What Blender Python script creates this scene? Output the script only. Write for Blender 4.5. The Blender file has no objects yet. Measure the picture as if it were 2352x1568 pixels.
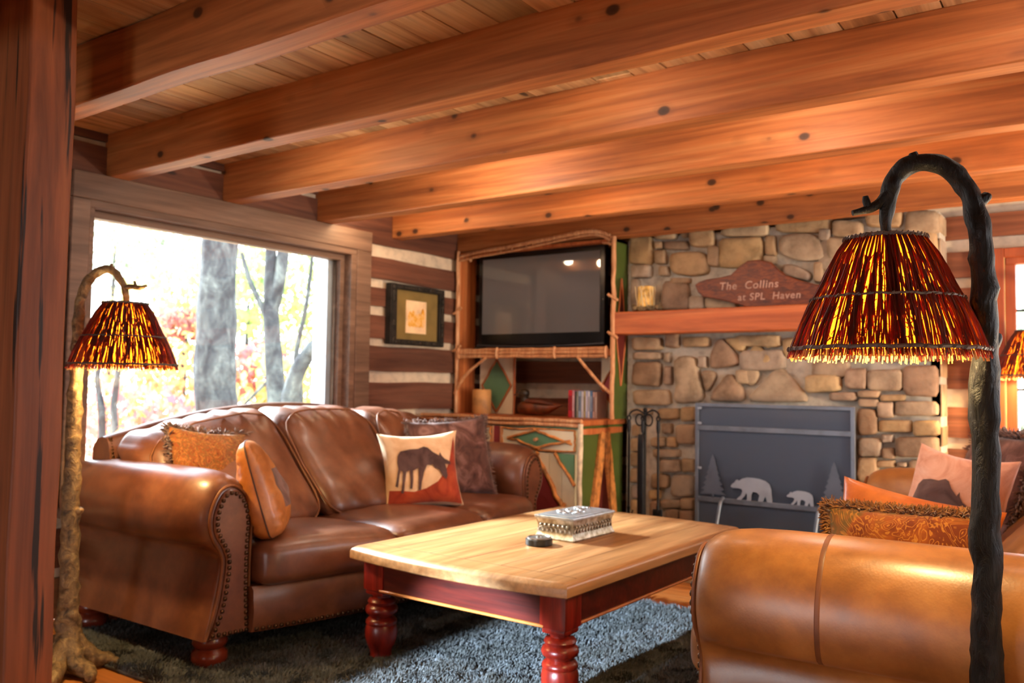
import bpy, bmesh, math, random
import numpy as np
from mathutils import Vector, Matrix, Euler, noise as mnoise
random.seed(7); rng = np.random.default_rng(7)
PI = math.pi
SC = bpy.context.scene
COL = SC.collection

# ---------------------------------------------------------------- camera model (photo is 2352 x 1568)
FPX = 1971.0; YAW, PIT, ROL = 0.61334609, 0.04967874, 0.0148428; CAMH = 1.08
def cam_axes():
    cy, sy, cp, sp, cr, sr = math.cos(YAW), math.sin(YAW), math.cos(PIT), math.sin(PIT), math.cos(ROL), math.sin(ROL)
    fwd = Vector((-sy*cp, cy*cp, sp)); right = Vector((cy, sy, 0)); up = right.cross(fwd)
    return cr*right + sr*up, -sr*right + cr*up, fwd
CR, CU, CF = cam_axes(); CP = Vector((0, 0, CAMH))
def ray(px, py): return CR*((px-1176)/FPX) + CU*((784-py)/FPX) + CF
def on(px, py, ax, val):
    d = ray(px, py); return CP + d*((val-CP[ax])/d[ax])
def onx(px, py, v): return on(px, py, 0, v)
def ony(px, py, v): return on(px, py, 1, v)
def onz(px, py, v): return on(px, py, 2, v)
def dep(px, py, d): return CP + ray(px, py)*d

# ---------------------------------------------------------------- mesh builder
class MB:
    def __init__(s): s.v = []; s.f = []; s.m = []
    def add(s, vs, fs, mat=0):
        o = len(s.v); s.v.extend([tuple(p) for p in vs])
        for f in fs: s.f.append(tuple(i+o for i in f)); s.m.append(mat)
        return s
    def box(s, lo, hi, mat=0, M=None):
        x0, y0, z0 = lo; x1, y1, z1 = hi
        vs = [(x0,y0,z0),(x1,y0,z0),(x1,y1,z0),(x0,y1,z0),(x0,y0,z1),(x1,y0,z1),(x1,y1,z1),(x0,y1,z1)]
        if M is not None: vs = [M @ Vector(p) for p in vs]
        return s.add(vs, [(0,3,2,1),(4,5,6,7),(0,1,5,4),(1,2,6,5),(2,3,7,6),(3,0,4,7)], mat)
    def hewn(s, lo, hi, axis, seg=10, amp=0.006, mat=0, sub=2):
        """long squared timber along axis with slightly uneven faces"""
        lo = Vector(lo); hi = Vector(hi); a = axis; b, c = [(1,2),(0,2),(0,1)][a]
        ring = []
        for i in range(sub): ring.append((i/sub, 0))
        for i in range(sub): ring.append((1, i/sub))
        for i in range(sub): ring.append((1-i/sub, 1))
        for i in range(sub): ring.append((0, 1-i/sub))
        n = len(ring); vs = []
        sd = random.random()*90
        for k in range(seg+1):
            for (u, w) in ring:
                p = Vector((0,0,0)); p[a] = lo[a] + (hi[a]-lo[a])*k/seg
                p[b] = lo[b] + (hi[b]-lo[b])*u; p[c] = lo[c] + (hi[c]-lo[c])*w
                q = p*2.3 + Vector((sd, sd*1.3, 0))
                p[b] += amp*mnoise.noise(q); p[c] += amp*mnoise.noise(q + Vector((31, 7, 3)))
                vs.append(p)
        fs = []
        for k in range(seg):
            for i in range(n):
                j = (i+1) % n; fs.append((k*n+i, k*n+j, (k+1)*n+j, (k+1)*n+i))
        fs.append(tuple(range(n))[::-1]); fs.append(tuple(seg*n+i for i in range(n)))
        return s.add(vs, fs, mat)
    def tube(s, pts, rad, n=8, mat=0, cap=True, rough=0.0, rs=18.0, closed=False):
        pts = [Vector(p) for p in pts]; N = len(pts)
        if not hasattr(rad, '__len__'): rad = [rad]*N
        vs = []; fs = []; t0 = None; nrm = None
        for i, p in enumerate(pts):
            if closed: t = (pts[(i+1) % N]-pts[i-1])
            else: t = (pts[min(i+1, N-1)]-pts[max(i-1, 0)])
            t = t.normalized() if t.length > 1e-9 else Vector((0,0,1))
            if nrm is None:
                a = Vector((0,0,1)) if abs(t.z) < .9 else Vector((1,0,0))
                nrm = (a - t*a.dot(t)).normalized()
            else:
                nrm = (nrm - t*nrm.dot(t))
                nrm = nrm.normalized() if nrm.length > 1e-6 else t.orthogonal().normalized()
            b = t.cross(nrm)
            for k in range(n):
                a = 2*PI*k/n; d = nrm*math.cos(a) + b*math.sin(a); r = rad[i]
                if rough: r *= 1 + rough*mnoise.noise((p + d*rad[i])*rs)
                vs.append(p + d*r)
        M_ = N if closed else N-1
        for i in range(M_):
            for k in range(n):
                k2 = (k+1) % n; i2 = (i+1) % N
                fs.append((i*n+k, i*n+k2, i2*n+k2, i2*n+k))
        if cap and not closed:
            fs.append(tuple(range(n))[::-1]); fs.append(tuple((N-1)*n+k for k in range(n)))
        return s.add(vs, fs, mat)
    def lathe(s, prof, c=(0,0,0), n=24, mat=0, a0=0):
        c = Vector(c); vs = []; fs = []
        for r, z in prof:
            for k in range(n):
                a = a0 + 2*PI*k/n; vs.append(c + Vector((r*math.cos(a), r*math.sin(a), z)))
        for i in range(len(prof)-1):
            for k in range(n):
                k2 = (k+1) % n; fs.append((i*n+k, i*n+k2, (i+1)*n+k2, (i+1)*n+k))
        fs.append(tuple(range(n))[::-1]); fs.append(tuple((len(prof)-1)*n+k for k in range(n)))
        return s.add(vs, fs, mat)
    def loft(s, rings, mat=0, cap=True):
        n = len(rings[0]); vs = [p for r in rings for p in r]; fs = []
        for i in range(len(rings)-1):
            for k in range(n):
                k2 = (k+1) % n; fs.append((i*n+k, i*n+k2, (i+1)*n+k2, (i+1)*n+k))
        if cap:
            fs.append(tuple(range(n))[::-1]); fs.append(tuple((len(rings)-1)*n+k for k in range(n)))
        return s.add(vs, fs, mat)
    def softbox(s, c, half, r, n=10, fn=None, mat=0):
        """rounded box, fn(p, u) deforms a point p (local to c) with unit coordinates u"""
        c = Vector(c); h = Vector(half); key = {}; vs = []; fs = []
        tt = [-math.cos(PI*i/n)*0.5 + 0.5*(2*i/n-1) for i in range(n+1)]
        inner = Vector([max(h[i]-r, 1e-4) for i in range(3)])
        def vid(u):
            k = tuple(round(x*1e4) for x in u)
            if k in key: return key[k]
            p = Vector([u[i]*h[i] for i in range(3)])
            q = Vector([max(-inner[i], min(inner[i], p[i])) for i in range(3)])
            d = p-q
            if d.length > 1e-9: p = q + d.normalized()*min(r, min(h))
            if fn: p = fn(p, Vector(u))
            key[k] = len(vs); vs.append(c + p); return key[k]
        for ax in range(3):
            b, d = [(1,2),(2,0),(0,1)][ax]
            for sg in (-1, 1):
                for i in range(n):
                    for j in range(n):
                        q = []
                        for (ii, jj) in ((i,j),(i+1,j),(i+1,j+1),(i,j+1)):
                            u = [0,0,0]; u[ax] = sg; u[b] = tt[ii]; u[d] = tt[jj]; q.append(vid(u))
                        fs.append(tuple(q) if sg > 0 else tuple(q[::-1]))
        return s.add(vs, fs, mat)
    def poly(s, pts, t, axis_fn, mat=0):
        """closed outline (2-D) extruded by t through axis_fn(a, b, h)"""
        n = len(pts)
        vs = [axis_fn(a, b, 0) for a, b in pts] + [axis_fn(a, b, t) for a, b in pts]
        fs = [tuple(range(n)), tuple(range(2*n-1, n-1, -1))] + [(i, n+i, n+(i+1) % n, (i+1) % n) for i in range(n)]
        return s.add(vs, fs, mat)
    def xf(s, M, start=0):
        for i in range(start, len(s.v)): s.v[i] = tuple(M @ Vector(s.v[i]))
        return s

def mesh_of(name, mb, mats, smooth=40, off=None):
    me = bpy.data.meshes.new(name)
    vs = mb.v if off is None else [(p[0]-off[0], p[1]-off[1], p[2]-off[2]) for p in mb.v]
    me.from_pydata(vs, [], mb.f)
    for m in (mats if isinstance(mats, (list, tuple)) else [mats]): me.materials.append(m)
    if any(mb.m): me.polygons.foreach_set('material_index', mb.m)
    if smooth:
        me.polygons.foreach_set('use_smooth', [True]*len(me.polygons))
        me.set_sharp_from_angle(angle=math.radians(smooth))
    me.update(); return me

def root_loc(o):
    while o.parent: o = o.parent
    return o.location
def part(name, mb, mats, parent, smooth=40, world=False, bevel=0, label=None, fixn=True):
    me = mesh_of(name, mb, mats, smooth, root_loc(parent) if world else None)
    o = bpy.data.objects.new(name, me); COL.objects.link(o); o.parent = parent
    if fixn: fix_normals(me)
    if bevel: add_bevel(o, bevel)
    if label: o['label'] = label
    return o
def fix_normals(me):
    if len(me.polygons) > 60000: return
    bm = bmesh.new(); bm.from_mesh(me); bmesh.ops.recalc_face_normals(bm, faces=bm.faces); bm.to_mesh(me); bm.free()
def add_bevel(o, w, seg=2):
    b = o.modifiers.new('bevel', 'BEVEL'); b.width = w; b.segments = seg; b.limit_method = 'ANGLE'; b.angle_limit = math.radians(40)
def tag(o, label, cat, group=None, kind=None):
    o['label'] = label
    if cat: o['category'] = cat
    if group: o['group'] = group
    if kind: o['kind'] = kind
    return o
def thing(name, label, cat, loc=(0,0,0), rotz=0, group=None):
    o = bpy.data.objects.new(name, None); COL.objects.link(o); o.empty_display_size = .1
    o.location = loc; o.rotation_euler = (0, 0, rotz)
    return tag(o, label, cat, group)
def solo(name, mb, mats, label, cat, loc=None, smooth=40, bevel=0, group=None, kind=None, fixn=True):
    """a thing that is one mesh; mb in world coordinates, origin moved to loc"""
    off = loc if loc is not None else (0,0,0)
    me = mesh_of(name, mb, mats, smooth, off)
    if fixn: fix_normals(me)
    o = bpy.data.objects.new(name, me); COL.objects.link(o); o.location = off
    if bevel: add_bevel(o, bevel)
    return tag(o, label, cat, group, kind)
def struct(name, mb, mats, smooth=30, bevel=0, label=None, parent=None):
    me = mesh_of(name, mb, mats, smooth); fix_normals(me)
    o = bpy.data.objects.new(name, me); COL.objects.link(o)
    if parent: o.parent = parent
    else: o['kind'] = 'structure'
    if label: o['label'] = label
    if bevel: add_bevel(o, bevel)
    return o
def copy_tree(o, parent=None):
    c = o.copy(); COL.objects.link(c)
    if parent is not None: c.parent = parent
    for ch in list(o.children): copy_tree(ch, c)
    return c

# ---------------------------------------------------------------- materials
def lin(c):
    def f(x):
        x /= 255.0
        return x/12.92 if x <= .04045 else ((x+.055)/1.055)**2.4
    return (f(c[0]), f(c[1]), f(c[2]), 1.0)
class NT:
    def __init__(s, name, rough=.6, metal=0.0, spec=.5):
        s.mat = bpy.data.materials.new(name); s.mat.use_nodes = True
        s.t = s.mat.node_tree; s.b = s.t.nodes['Principled BSDF']; s.out = s.t.nodes['Material Output']
        s.b.inputs['Roughness'].default_value = rough; s.b.inputs['Metallic'].default_value = metal
        s.b.inputs['Specular IOR Level'].default_value = spec
    def n(s, typ, **kw):
        nd = s.t.nodes.new(typ)
        for k, v in kw.items():
            if hasattr(nd, k): setattr(nd, k, v)
            else: nd.inputs[k].default_value = v
        return nd
    def l(s, a, b): s.t.links.new(a, b)
    def coord(s, scale=(1,1,1), rand=True, island=False):
        tc = s.n('ShaderNodeTexCoord'); mp = s.n('ShaderNodeMapping'); mp.inputs['Scale'].default_value = scale
        s.l(tc.outputs['Object'], mp.inputs['Vector'])
        add = s.n('ShaderNodeVectorMath', operation='ADD')
        s.l(mp.outputs['Vector'], add.inputs[0])
        if island:
            g = s.n('ShaderNodeNewGeometry'); m = s.n('ShaderNodeMath', operation='MULTIPLY'); m.inputs[1].default_value = 37.0
            s.l(g.outputs['Random Per Island'], m.inputs[0]); s.l(m.outputs[0], add.inputs[1])
        elif rand:
            g = s.n('ShaderNodeObjectInfo'); m = s.n('ShaderNodeMath', operation='MULTIPLY'); m.inputs[1].default_value = 23.0
            s.l(g.outputs['Random'], m.inputs[0]); s.l(m.outputs[0], add.inputs[1])
        return add.outputs['Vector']
    def noise(s, vec, scale=5, detail=4, rough=.55, dist=0):
        nd = s.n('ShaderNodeTexNoise'); nd.inputs['Scale'].default_value = scale; nd.inputs['Detail'].default_value = detail
        nd.inputs['Roughness'].default_value = rough; nd.inputs['Distortion'].default_value = dist
        s.l(vec, nd.inputs['Vector']); return nd.outputs['Fac']
    def ramp(s, fac, stops):
        r = s.n('ShaderNodeValToRGB'); e = r.color_ramp.elements
        while len(e) < len(stops): e.new(.5)
        for el, (p, c) in zip(e, stops): el.position = p; el.color = lin(c) if len(c) == 3 else c
        s.l(fac, r.inputs['Fac']); return r.outputs['Color']
    def mix(s, fac, a, b, typ='MIX'):
        m = s.n('ShaderNodeMix', data_type='RGBA', blend_type=typ)
        if hasattr(fac, 'links'): s.l(fac, m.inputs[0])
        else: m.inputs[0].default_value = fac
        for x, i in ((a, 6), (b, 7)):
            if hasattr(x, 'links'): s.l(x, m.inputs[i])
            else: m.inputs[i].default_value = lin(x) if len(x) == 3 else x
        return m.outputs[2]
    def bump(s, h, strength=.3, dist=.01):
        b = s.n('ShaderNodeBump'); b.inputs['Strength'].default_value = strength; b.inputs['Distance'].default_value = dist
        s.l(h, b.inputs['Height']); s.l(b.outputs['Normal'], s.b.inputs['Normal'])
    def base(s, c):
        if hasattr(c, 'links'): s.l(c, s.b.inputs['Base Color'])
        else: s.b.inputs['Base Color'].default_value = lin(c)
        return s
def plain(name, c, rough=.6, metal=0, spec=.5, var=.12, scale=8, bump=0):
    t = NT(name, rough, metal, spec); v = t.coord()
    f = t.noise(v, scale, 4)
    c2 = tuple(max(0, x*(1-2*var)) for x in c); c3 = tuple(min(255, x*(1+var)) for x in c)
    t.base(t.ramp(f, [(.25, c2), (.5, c), (.8, c3)]))
    if bump: t.bump(t.noise(v, scale*8, 5), bump, .005)
    return t.mat
def wood(name, axis, dark, mid, light, rough=.55, grain=9, knots=None, island=False, bump=.15, spec=.4, vary=0.0, stretch=.5):
    t = NT(name, rough, 0, spec)
    sc = [grain]*3; sc[axis] = stretch
    v = t.coord(tuple(sc), True, island)
    f = t.noise(v, 1.0, 7, .62, 1.2)
    col = t.ramp(f, [(.28, dark), (.5, mid), (.72, light)])
    f2 = t.noise(v, 5.0, 3, .5, .3)
    fine = t.ramp(f2, [(.35, (150,150,150)), (.6, (255,255,255))])
    col = t.mix(.35, col, fine, 'MULTIPLY')
    if vary:
        g = t.n('ShaderNodeNewGeometry'); r = t.ramp(g.outputs['Random Per Island'], [(0, (205,200,195)), (.3, (255,250,245)), (.55, (225,205,185)), (.8, (255,255,255)), (1, (190,195,190))])
        col = t.mix(vary, col, r, 'MULTIPLY')
    if knots:
        ks = [knots[0]]*3; ks[axis] = knots[1]
        kv = t.coord(tuple(ks), True, island)
        vo = t.n('ShaderNodeTexVoronoi'); vo.inputs['Scale'].default_value = 1; vo.inputs['Randomness'].default_value = 1
        t.l(kv, vo.inputs['Vector'])
        k = t.ramp(vo.outputs['Distance'], [(0, (255,255,255)), (knots[2]*.7, (245,245,245)), (knots[2], (120,120,120)), (knots[2]*1.9, (0,0,0))])
        sx = t.n('ShaderNodeSeparateColor'); t.l(vo.outputs['Color'], sx.inputs[0]); lt = t.n('ShaderNodeMath', operation='LESS_THAN'); lt.inputs[1].default_value = knots[3] if len(knots) > 3 else .5; t.l(sx.outputs[0], lt.inputs[0])
        mu = t.n('ShaderNodeMath', operation='MULTIPLY'); t.l(k, mu.inputs[0]); t.l(lt.outputs[0], mu.inputs[1])
        col = t.mix(mu.outputs[0], col, tuple(x*.42 for x in dark))
    t.base(col)
    if bump: t.bump(f2, bump, .004)
    return t.mat
# ================================================================= materials
W_BEAM = wood('pine_beam', 0, (128,72,36), (176,106,56), (202,138,82), .55, 11, (10, 7.0, .2, .3), stretch=.45)
def mk_post():
    m = wood('hewn_post', 2, (92,46,24), (136,74,40), (160,94,52), .6, 8, None, stretch=.5, bump=.4)
    t = m.node_tree; b = t.nodes['Principled BSDF']; src = b.inputs['Base Color'].links[0].from_socket
    tc = t.nodes.new('ShaderNodeTexCoord'); mp = t.nodes.new('ShaderNodeMapping'); mp.inputs['Scale'].default_value = (22,22,1.1); n_ = t.nodes.new('ShaderNodeTexNoise'); n_.inputs['Scale'].default_value = 1; n_.inputs['Detail'].default_value = 5
    r = t.nodes.new('ShaderNodeValToRGB'); r.color_ramp.elements[0].position = .62; r.color_ramp.elements[0].color = (0,0,0,1); r.color_ramp.elements[1].position = .66; r.color_ramp.elements[1].color = (1,1,1,1)
    mx = t.nodes.new('ShaderNodeMix'); mx.data_type = 'RGBA'; mx.inputs[7].default_value = lin((34,18,12))
    t.links.new(tc.outputs['Object'], mp.inputs[0]); t.links.new(mp.outputs[0], n_.inputs[0]); t.links.new(n_.outputs[0], r.inputs[0]); t.links.new(r.outputs[0], mx.inputs[0]); t.links.new(src, mx.inputs[6]); t.links.new(mx.outputs[2], b.inputs['Base Color']); return m
W_POST = mk_post()
W_PLANK = wood('ceiling_pine', 1, (170,122,80), (222,182,134), (238,206,164), .6, 9, (7, 2.5, .12, .25), island=True, vary=.9)
W_FLOOR = wood('floor_oak', 0, (150,84,38), (192,120,58), (212,146,78), .35, 10, None, island=True, vary=.6)
W_LOGX = wood('hewn_log_across', 0, (88,48,32), (134,80,54), (156,100,70), .7, 9, (7, 2.5, .12, .3), island=True, vary=.5, bump=.35)
W_LOGY = wood('hewn_log_along', 1, (78,46,34), (112,70,52), (134,90,70), .7, 9, (7, 2.5, .12, .3), island=True, vary=.5, bump=.35)
W_TRIM = wood('window_casing', 1, (92,70,56), (122,94,76), (144,114,94), .55, 9, None)
W_TRIMR = wood('window_casing_red', 2, (118,52,26), (150,72,38), (170,90,50), .5, 9, None)
W_MANTEL = wood('mantel_pine', 0, (150,70,34), (192,104,56), (214,132,80), .5, 8, (8, 4, .14, .2))
W_TABLE = wood('waxed_pine', 1, (134,88,50), (170,124,78), (190,146,100), .33, 9, (4, .9, .05), stretch=.7, bump=.06, spec=.5)
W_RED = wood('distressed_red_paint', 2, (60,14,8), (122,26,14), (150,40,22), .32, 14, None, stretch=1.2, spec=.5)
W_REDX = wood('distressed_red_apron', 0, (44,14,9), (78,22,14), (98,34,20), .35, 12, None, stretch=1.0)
W_FOOT = plain('cherry_foot', (112,42,24), .25, 0, .5, .15, 6)
W_TWIG = wood('peeled_twig', 2, (166,108,70), (212,154,108), (234,190,146), .6, 30, None, stretch=3)
W_BARKTWIG = plain('bark_edged_slab', (196,128,66), .6, 0, .4, .25, 22, .2)
W_CABIN = wood('cabinet_pine', 2, (150,76,36), (184,102,52), (204,126,70), .5, 12, None)
P_CREAM = plain('cream_paint', (226,218,190), .5, 0, .4, .05, 5)
P_GREEN = plain('sage_paint', (98,142,108), .5, 0, .4, .08, 5)
P_DGREEN = plain('moss_paint', (74,88,34), .5, 0, .4, .1, 5)
P_REDP = plain('barn_red_paint', (142,56,58), .5, 0, .4, .1, 5)
P_DRED = plain('oxblood_paint', (96,32,26), .5, 0, .4, .12, 5)
CHINK = plain('lime_chinking', (214,198,174), .85, 0, .2, .07, 14, .25)
MORTAR = plain('grey_mortar', (178,170,156), .9, 0, .2, .1, 20, .4)
IRON = plain('black_iron', (28,28,31), .45, .6, .5, .2, 20, .2)
STEEL = plain('blued_steel', (106,116,132), .4, .45, .5, .1, 10)
SOOT = plain('soot', (24,22,21), .95, 0, .1, .2, 9)
BLACKP = plain('black_plastic', (14,14,15), .25, 0, .5, .1, 4)

def mk_stone():
    t = NT('field_stone', .85, 0, .25); v = t.coord(rand=False)
    g = t.n('ShaderNodeNewGeometry')
    c = t.ramp(g.outputs['Random Per Island'], [(0,(186,156,118)),(.16,(174,156,134)),(.32,(150,124,100)),(.46,(200,172,126)),(.6,(168,154,140)),(.74,(186,162,130)),(.88,(156,130,110)),(1,(194,180,160))])
    f = t.noise(v, 9, 6, .6)
    c2 = t.ramp(f, [(.3,(150,140,130)),(.55,(235,230,225)),(.75,(255,250,240))])
    t.base(t.mix(.75, c, c2, 'MULTIPLY')); t.bump(t.noise(v, 38, 6, .65), .5, .012); return t.mat
STONE = mk_stone()

def mk_leather(name, a, b, c, rough=.42):
    t = NT(name, rough, 0, .5); v = t.coord()
    f = t.noise(v, 4.5, 7, .6, .4)
    col = t.ramp(f, [(.28, a), (.5, b), (.74, c)])
    f2 = t.noise(v, 17, 5, .7)
    col = t.mix(.3, col, t.ramp(f2, [(.38,(165,150,140)),(.6,(255,255,255))]), 'MULTIPLY')
    t.base(col)
    vo = t.n('ShaderNodeTexVoronoi'); vo.inputs['Scale'].default_value = 170; t.l(v, vo.inputs['Vector'])
    m = t.n('ShaderNodeMath', operation='ADD'); t.l(vo.outputs['Distance'], m.inputs[0])
    m2 = t.n('ShaderNodeMath', operation='MULTIPLY'); m2.inputs[1].default_value = 2.4; t.l(f2, m2.inputs[0]); t.l(m2.outputs[0], m.inputs[1])
    t.bump(m.outputs[0], .05, .003); t.b.inputs['Coat Weight'].default_value = .45; t.b.inputs['Coat Roughness'].default_value = .28
    r = t.n('ShaderNodeMapRange'); r.inputs['From Min'].default_value = .3; r.inputs['From Max'].default_value = .7
    r.inputs['To Min'].default_value = rough-.1; r.inputs['To Max'].default_value = rough+.12; t.l(f, r.inputs['Value']); t.l(r.outputs[0], t.b.inputs['Roughness'])
    return t.mat
LEATHER = mk_leather('cognac_leather', (82,45,30), (114,66,42), (138,86,55))
LEATHER_T = mk_leather('tan_leather', (108,66,32), (146,94,44), (170,116,58))
NAILB = plain('antique_brass', (84,58,38), .35, .8, .5, .2, 30)
PIPING = plain('leather_piping', (122,72,38), .45, 0, .5, .12, 12)

def mk_glass():
    m = bpy.data.materials.new('window_glass'); m.use_nodes = True; t = m.node_tree; t.nodes.remove(t.nodes['Principled BSDF'])
    o = t.nodes['Material Output']; tr = t.nodes.new('ShaderNodeBsdfTransparent'); tr.inputs[0].default_value = (.96,.98,.97,1)
    g = t.nodes.new('ShaderNodeBsdfGlossy'); g.inputs['Roughness'].default_value = .02
    fr = t.nodes.new('ShaderNodeFresnel'); fr.inputs[0].default_value = 1.45; mx = t.nodes.new('ShaderNodeMixShader')
    t.links.new(fr.outputs[0], mx.inputs[0]); t.links.new(tr.outputs[0], mx.inputs[1]); t.links.new(g.outputs[0], mx.inputs[2]); t.links.new(mx.outputs[0], o.inputs[0]); return m
GLASS = mk_glass()

# ================================================================= room shell
XL, XR, YB, YF, ZC = -3.9, 1.7, 5.25, -3.2, 2.235
mb = MB()
y = YF
while y < YB+.2:
    w = .125; x = XL - random.uniform(0, 1.2)
    while x < XR:
        L = random.uniform(1.2, 2.2); x0 = max(x, XL); x1 = min(x+L, XR)
        if x1 > x0+.01: mb.box((x0+.001, y+.001, -.03), (x1-.001, y+w-.001, 0))
        x += L
    y += w
mb.box((XL-.3, YF-.3, -.08), (XR+.3, YB+.3, -.031))
struct('floor', mb, W_FLOOR, 0)

mb = MB(); x = XL-.2
while x < XR:
    w = random.choice([.13,.14,.15,.16,.12]); yy = YF - random.uniform(0, 2)
    while yy < YB+.3:
        L = random.uniform(1.8, 3.4)
        mb.box((x+.003, max(yy,YF)+.001, ZC+random.uniform(0,.004)), (x+w-.003, min(yy+L,YB+.3)-.001, ZC+.03)); yy += L
    x += w
mb.box((XL-.3, YF-.3, ZC+.031), (XR+.3, YB+.4, ZC+.1))
struct('ceiling', mb, W_PLANK, 0)

def log_wall(name, axis, plane, sgn, a0, a1, chinks, wood_m, opening=None, ztop=2.24):
    """axis: direction of the logs; plane: face of the chinking; sgn: side facing the room"""
    mb = MB(); oth = 1-axis
    def bx(lo_a, hi_a, z0, z1, p0, p1, m, hew=False):
        lo = [0,0,z0]; hi = [0,0,z1]; lo[axis] = lo_a; hi[axis] = hi_a; lo[oth] = min(p0,p1); hi[oth] = max(p0,p1)
        if hew: mb.hewn(lo, hi, axis, max(3, int((hi_a-lo_a)/.18)), .011, m, 3)
        else: mb.box(lo, hi, m)
    def spans(z0, z1):
        if opening and z1 > opening[2]+.001 and z0 < opening[3]-.001: return [(a0, opening[0]), (opening[1], a1)]
        return [(a0, a1)]
    back = plane - sgn*.2
    zs = [0, opening[2], opening[3], ztop] if opening else [0, ztop]
    for i in range(len(zs)-1):
        for s0, s1 in spans(zs[i]+.002, zs[i+1]-.002): bx(s0, s1, zs[i], zs[i+1], back, plane, 0)
    edges = sorted(chinks); logs = []; z = 0.0
    for c0, c1 in edges: logs.append((z, c0)); z = c1
    logs.append((z, ztop))
    for z0, z1 in logs:
        if z1-z0 < .02: continue
        cuts = [z0, z1]
        if opening:
            for q in (opening[2], opening[3]):
                if z0+.01 < q < z1-.01: cuts.append(q)
        cuts.sort()
        for i in range(len(cuts)-1):
            for s0, s1 in spans(cuts[i]+.002, cuts[i+1]-.002):
                if s1-s0 > .05: bx(s0+.0, s1-.0, cuts[i], cuts[i+1], plane-sgn*.02, plane+sgn*.024, 1, True)
    return struct(name, mb, [CHINK, wood_m], 35)
W1 = (2.11, 3.76, .55, 1.90)      # y0 y1 z0 z1 of the left opening
log_wall('wall_left', 1, XL-.02, 1, YF, YB+.2, [(.18,.23),(.40,.46),(.62,.68),(.84,.90),(1.08,1.15),(1.315,1.365),(1.515,1.57),(1.69,1.75),(1.89,1.975),(2.175,2.20)], W_LOGY, W1)
W2 = (-.46, .72, .60, 1.79)
log_wall('wall_back', 0, YB, -1, XL-.2, XR, [(.30,.36),(.55,.60),(.765,.82),(.985,1.09),(1.25,1.30),(1.43,1.48),(1.64,1.695),(1.84,1.91),(2.035,2.10)], W_LOGX, W2)
WR = (2.6, 4.4, .9, 1.92)         # opening on the right side of the room behind the camera
log_wall('wall_right', 1, XR, -1, YF, YB, [(.2,.25),(.45,.5),(.7,.76),(.95,1.0),(1.2,1.26),(1.45,1.5),(1.7,1.75),(1.95,2.0)], W_LOGY, WR)
WF = (-2.4, -1.4, .02, 1.75)  # door opening added so the rug patch spot shines through
log_wall('wall_front', 0, YF, 1, XL-.2, XR, [(.2,.25),(.45,.5),(.7,.76),(.95,1.0),(1.2,1.26),(1.45,1.5),(1.7,1.75),(1.95,2.0)], W_LOGX, WF)

# left picture window
def board(mb, lo, hi, axis, mat=0): mb.hewn(lo, hi, axis, 8, .003, mat, 2)
w1 = MB(); X0 = XL+.004
board(w1, (X0, 2.005, 1.905), (X0+.035, 3.925, 2.03), 1)
board(w1, (X0, 2.005, .45), (X0+.033, 2.09, 1.905), 2); board(w1, (X0, 3.80, .45), (X0+.033, 3.925, 1.905), 2)
board(w1, (X0, 2.09, .45), (X0+.04, 3.80, .56), 1)
win1 = struct('window_1', w1, W_TRIM, 30, .004, 'wide picture window with brown casing behind the sofa')
f1 = MB()
for lo, hi in (((-3.99,2.09,1.87),(-3.87,3.80,1.91)), ((-3.99,2.09,.55),(-3.87,2.115,1.87)), ((-3.99,3.755,.55),(-3.87,3.80,1.87)), ((-3.99,2.09,.55),(-3.87,3.80,.59))): f1.box(lo, hi)
struct('window_frame', f1, W_TRIM, 0, .003, parent=win1)
f2 = MB()
for lo, hi in (((-4.0,2.115,1.835),(-3.93,3.755,1.87)), ((-4.0,2.115,.59),(-3.93,2.14,1.835)), ((-4.0,3.72,.59),(-3.93,3.755,1.835)), ((-4.0,2.14,.59),(-3.93,3.72,.63))): f2.box(lo, hi)
struct('sash', f2, W_TRIM, 0, .003, parent=win1)
j1 = MB(); j1.box((-4.12, 3.68, .6), (-4.0, 3.722, 1.86)); struct('outer_jamb', j1, plain('skylit_jamb', (214,222,236), .5, 0, .4, .03), 0, 0, 'pale outer jamb strip', parent=win1)  # skylight on the jamb is put into its pale blue colour
p1 = MB(); p1.box((-3.972, 2.14, .63), (-3.966, 3.72, 1.835)); struct('pane', p1, GLASS, 0, parent=win1)

# back window beside the fireplace
w2 = MB(); Y0 = YB-.02
board(w2, (-.60, Y0-.045, .5), (-.475, Y0, 1.84), 2); board(w2, (.74, Y0-.045, .5), (.87, Y0, 1.84), 2)
board(w2, (-.475, Y0-.045, 1.79), (.74, Y0, 1.84), 0); board(w2, (-.475, Y0-.05, .5), (.74, Y0, .61), 0)
win2 = struct('window_2', w2, W_TRIMR, 30, .004, 'red-brown casement window to the right of the chimney')
f = MB()
for lo, hi in (((-.47,5.22,1.755),(.74,5.30,1.80)), ((-.475,5.22,.6),(-.425,5.30,1.755)), ((.69,5.22,.6),(.74,5.30,1.755)), ((-.425,5.22,.6),(.69,5.30,.65))): f.box(lo, hi)
struct('sash', f, W_TRIMR, 0, .003, parent=win2)
f = MB(); f.box((-.485,5.195,.55),(-.472,5.21,1.80)); struct('weather_strip', f, plain('brass_strip', (196,170,110), .35, .5), 0, .002, 'brass strip', parent=win2)
f = MB()
for zz in (.83, 1.09, 1.345, 1.51): f.box((-.425,5.255,zz-.006),(.69,5.27,zz+.006))
for xx in (-.05, .32): f.box((xx-.006,5.255,.65),(xx+.006,5.27,1.755))
struct('muntins', f, IRON, 0, parent=win2)
f = MB(); f.box((-.425,5.272,.65),(.69,5.277,1.755)); struct('pane', f, GLASS, 0, parent=win2)
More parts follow.
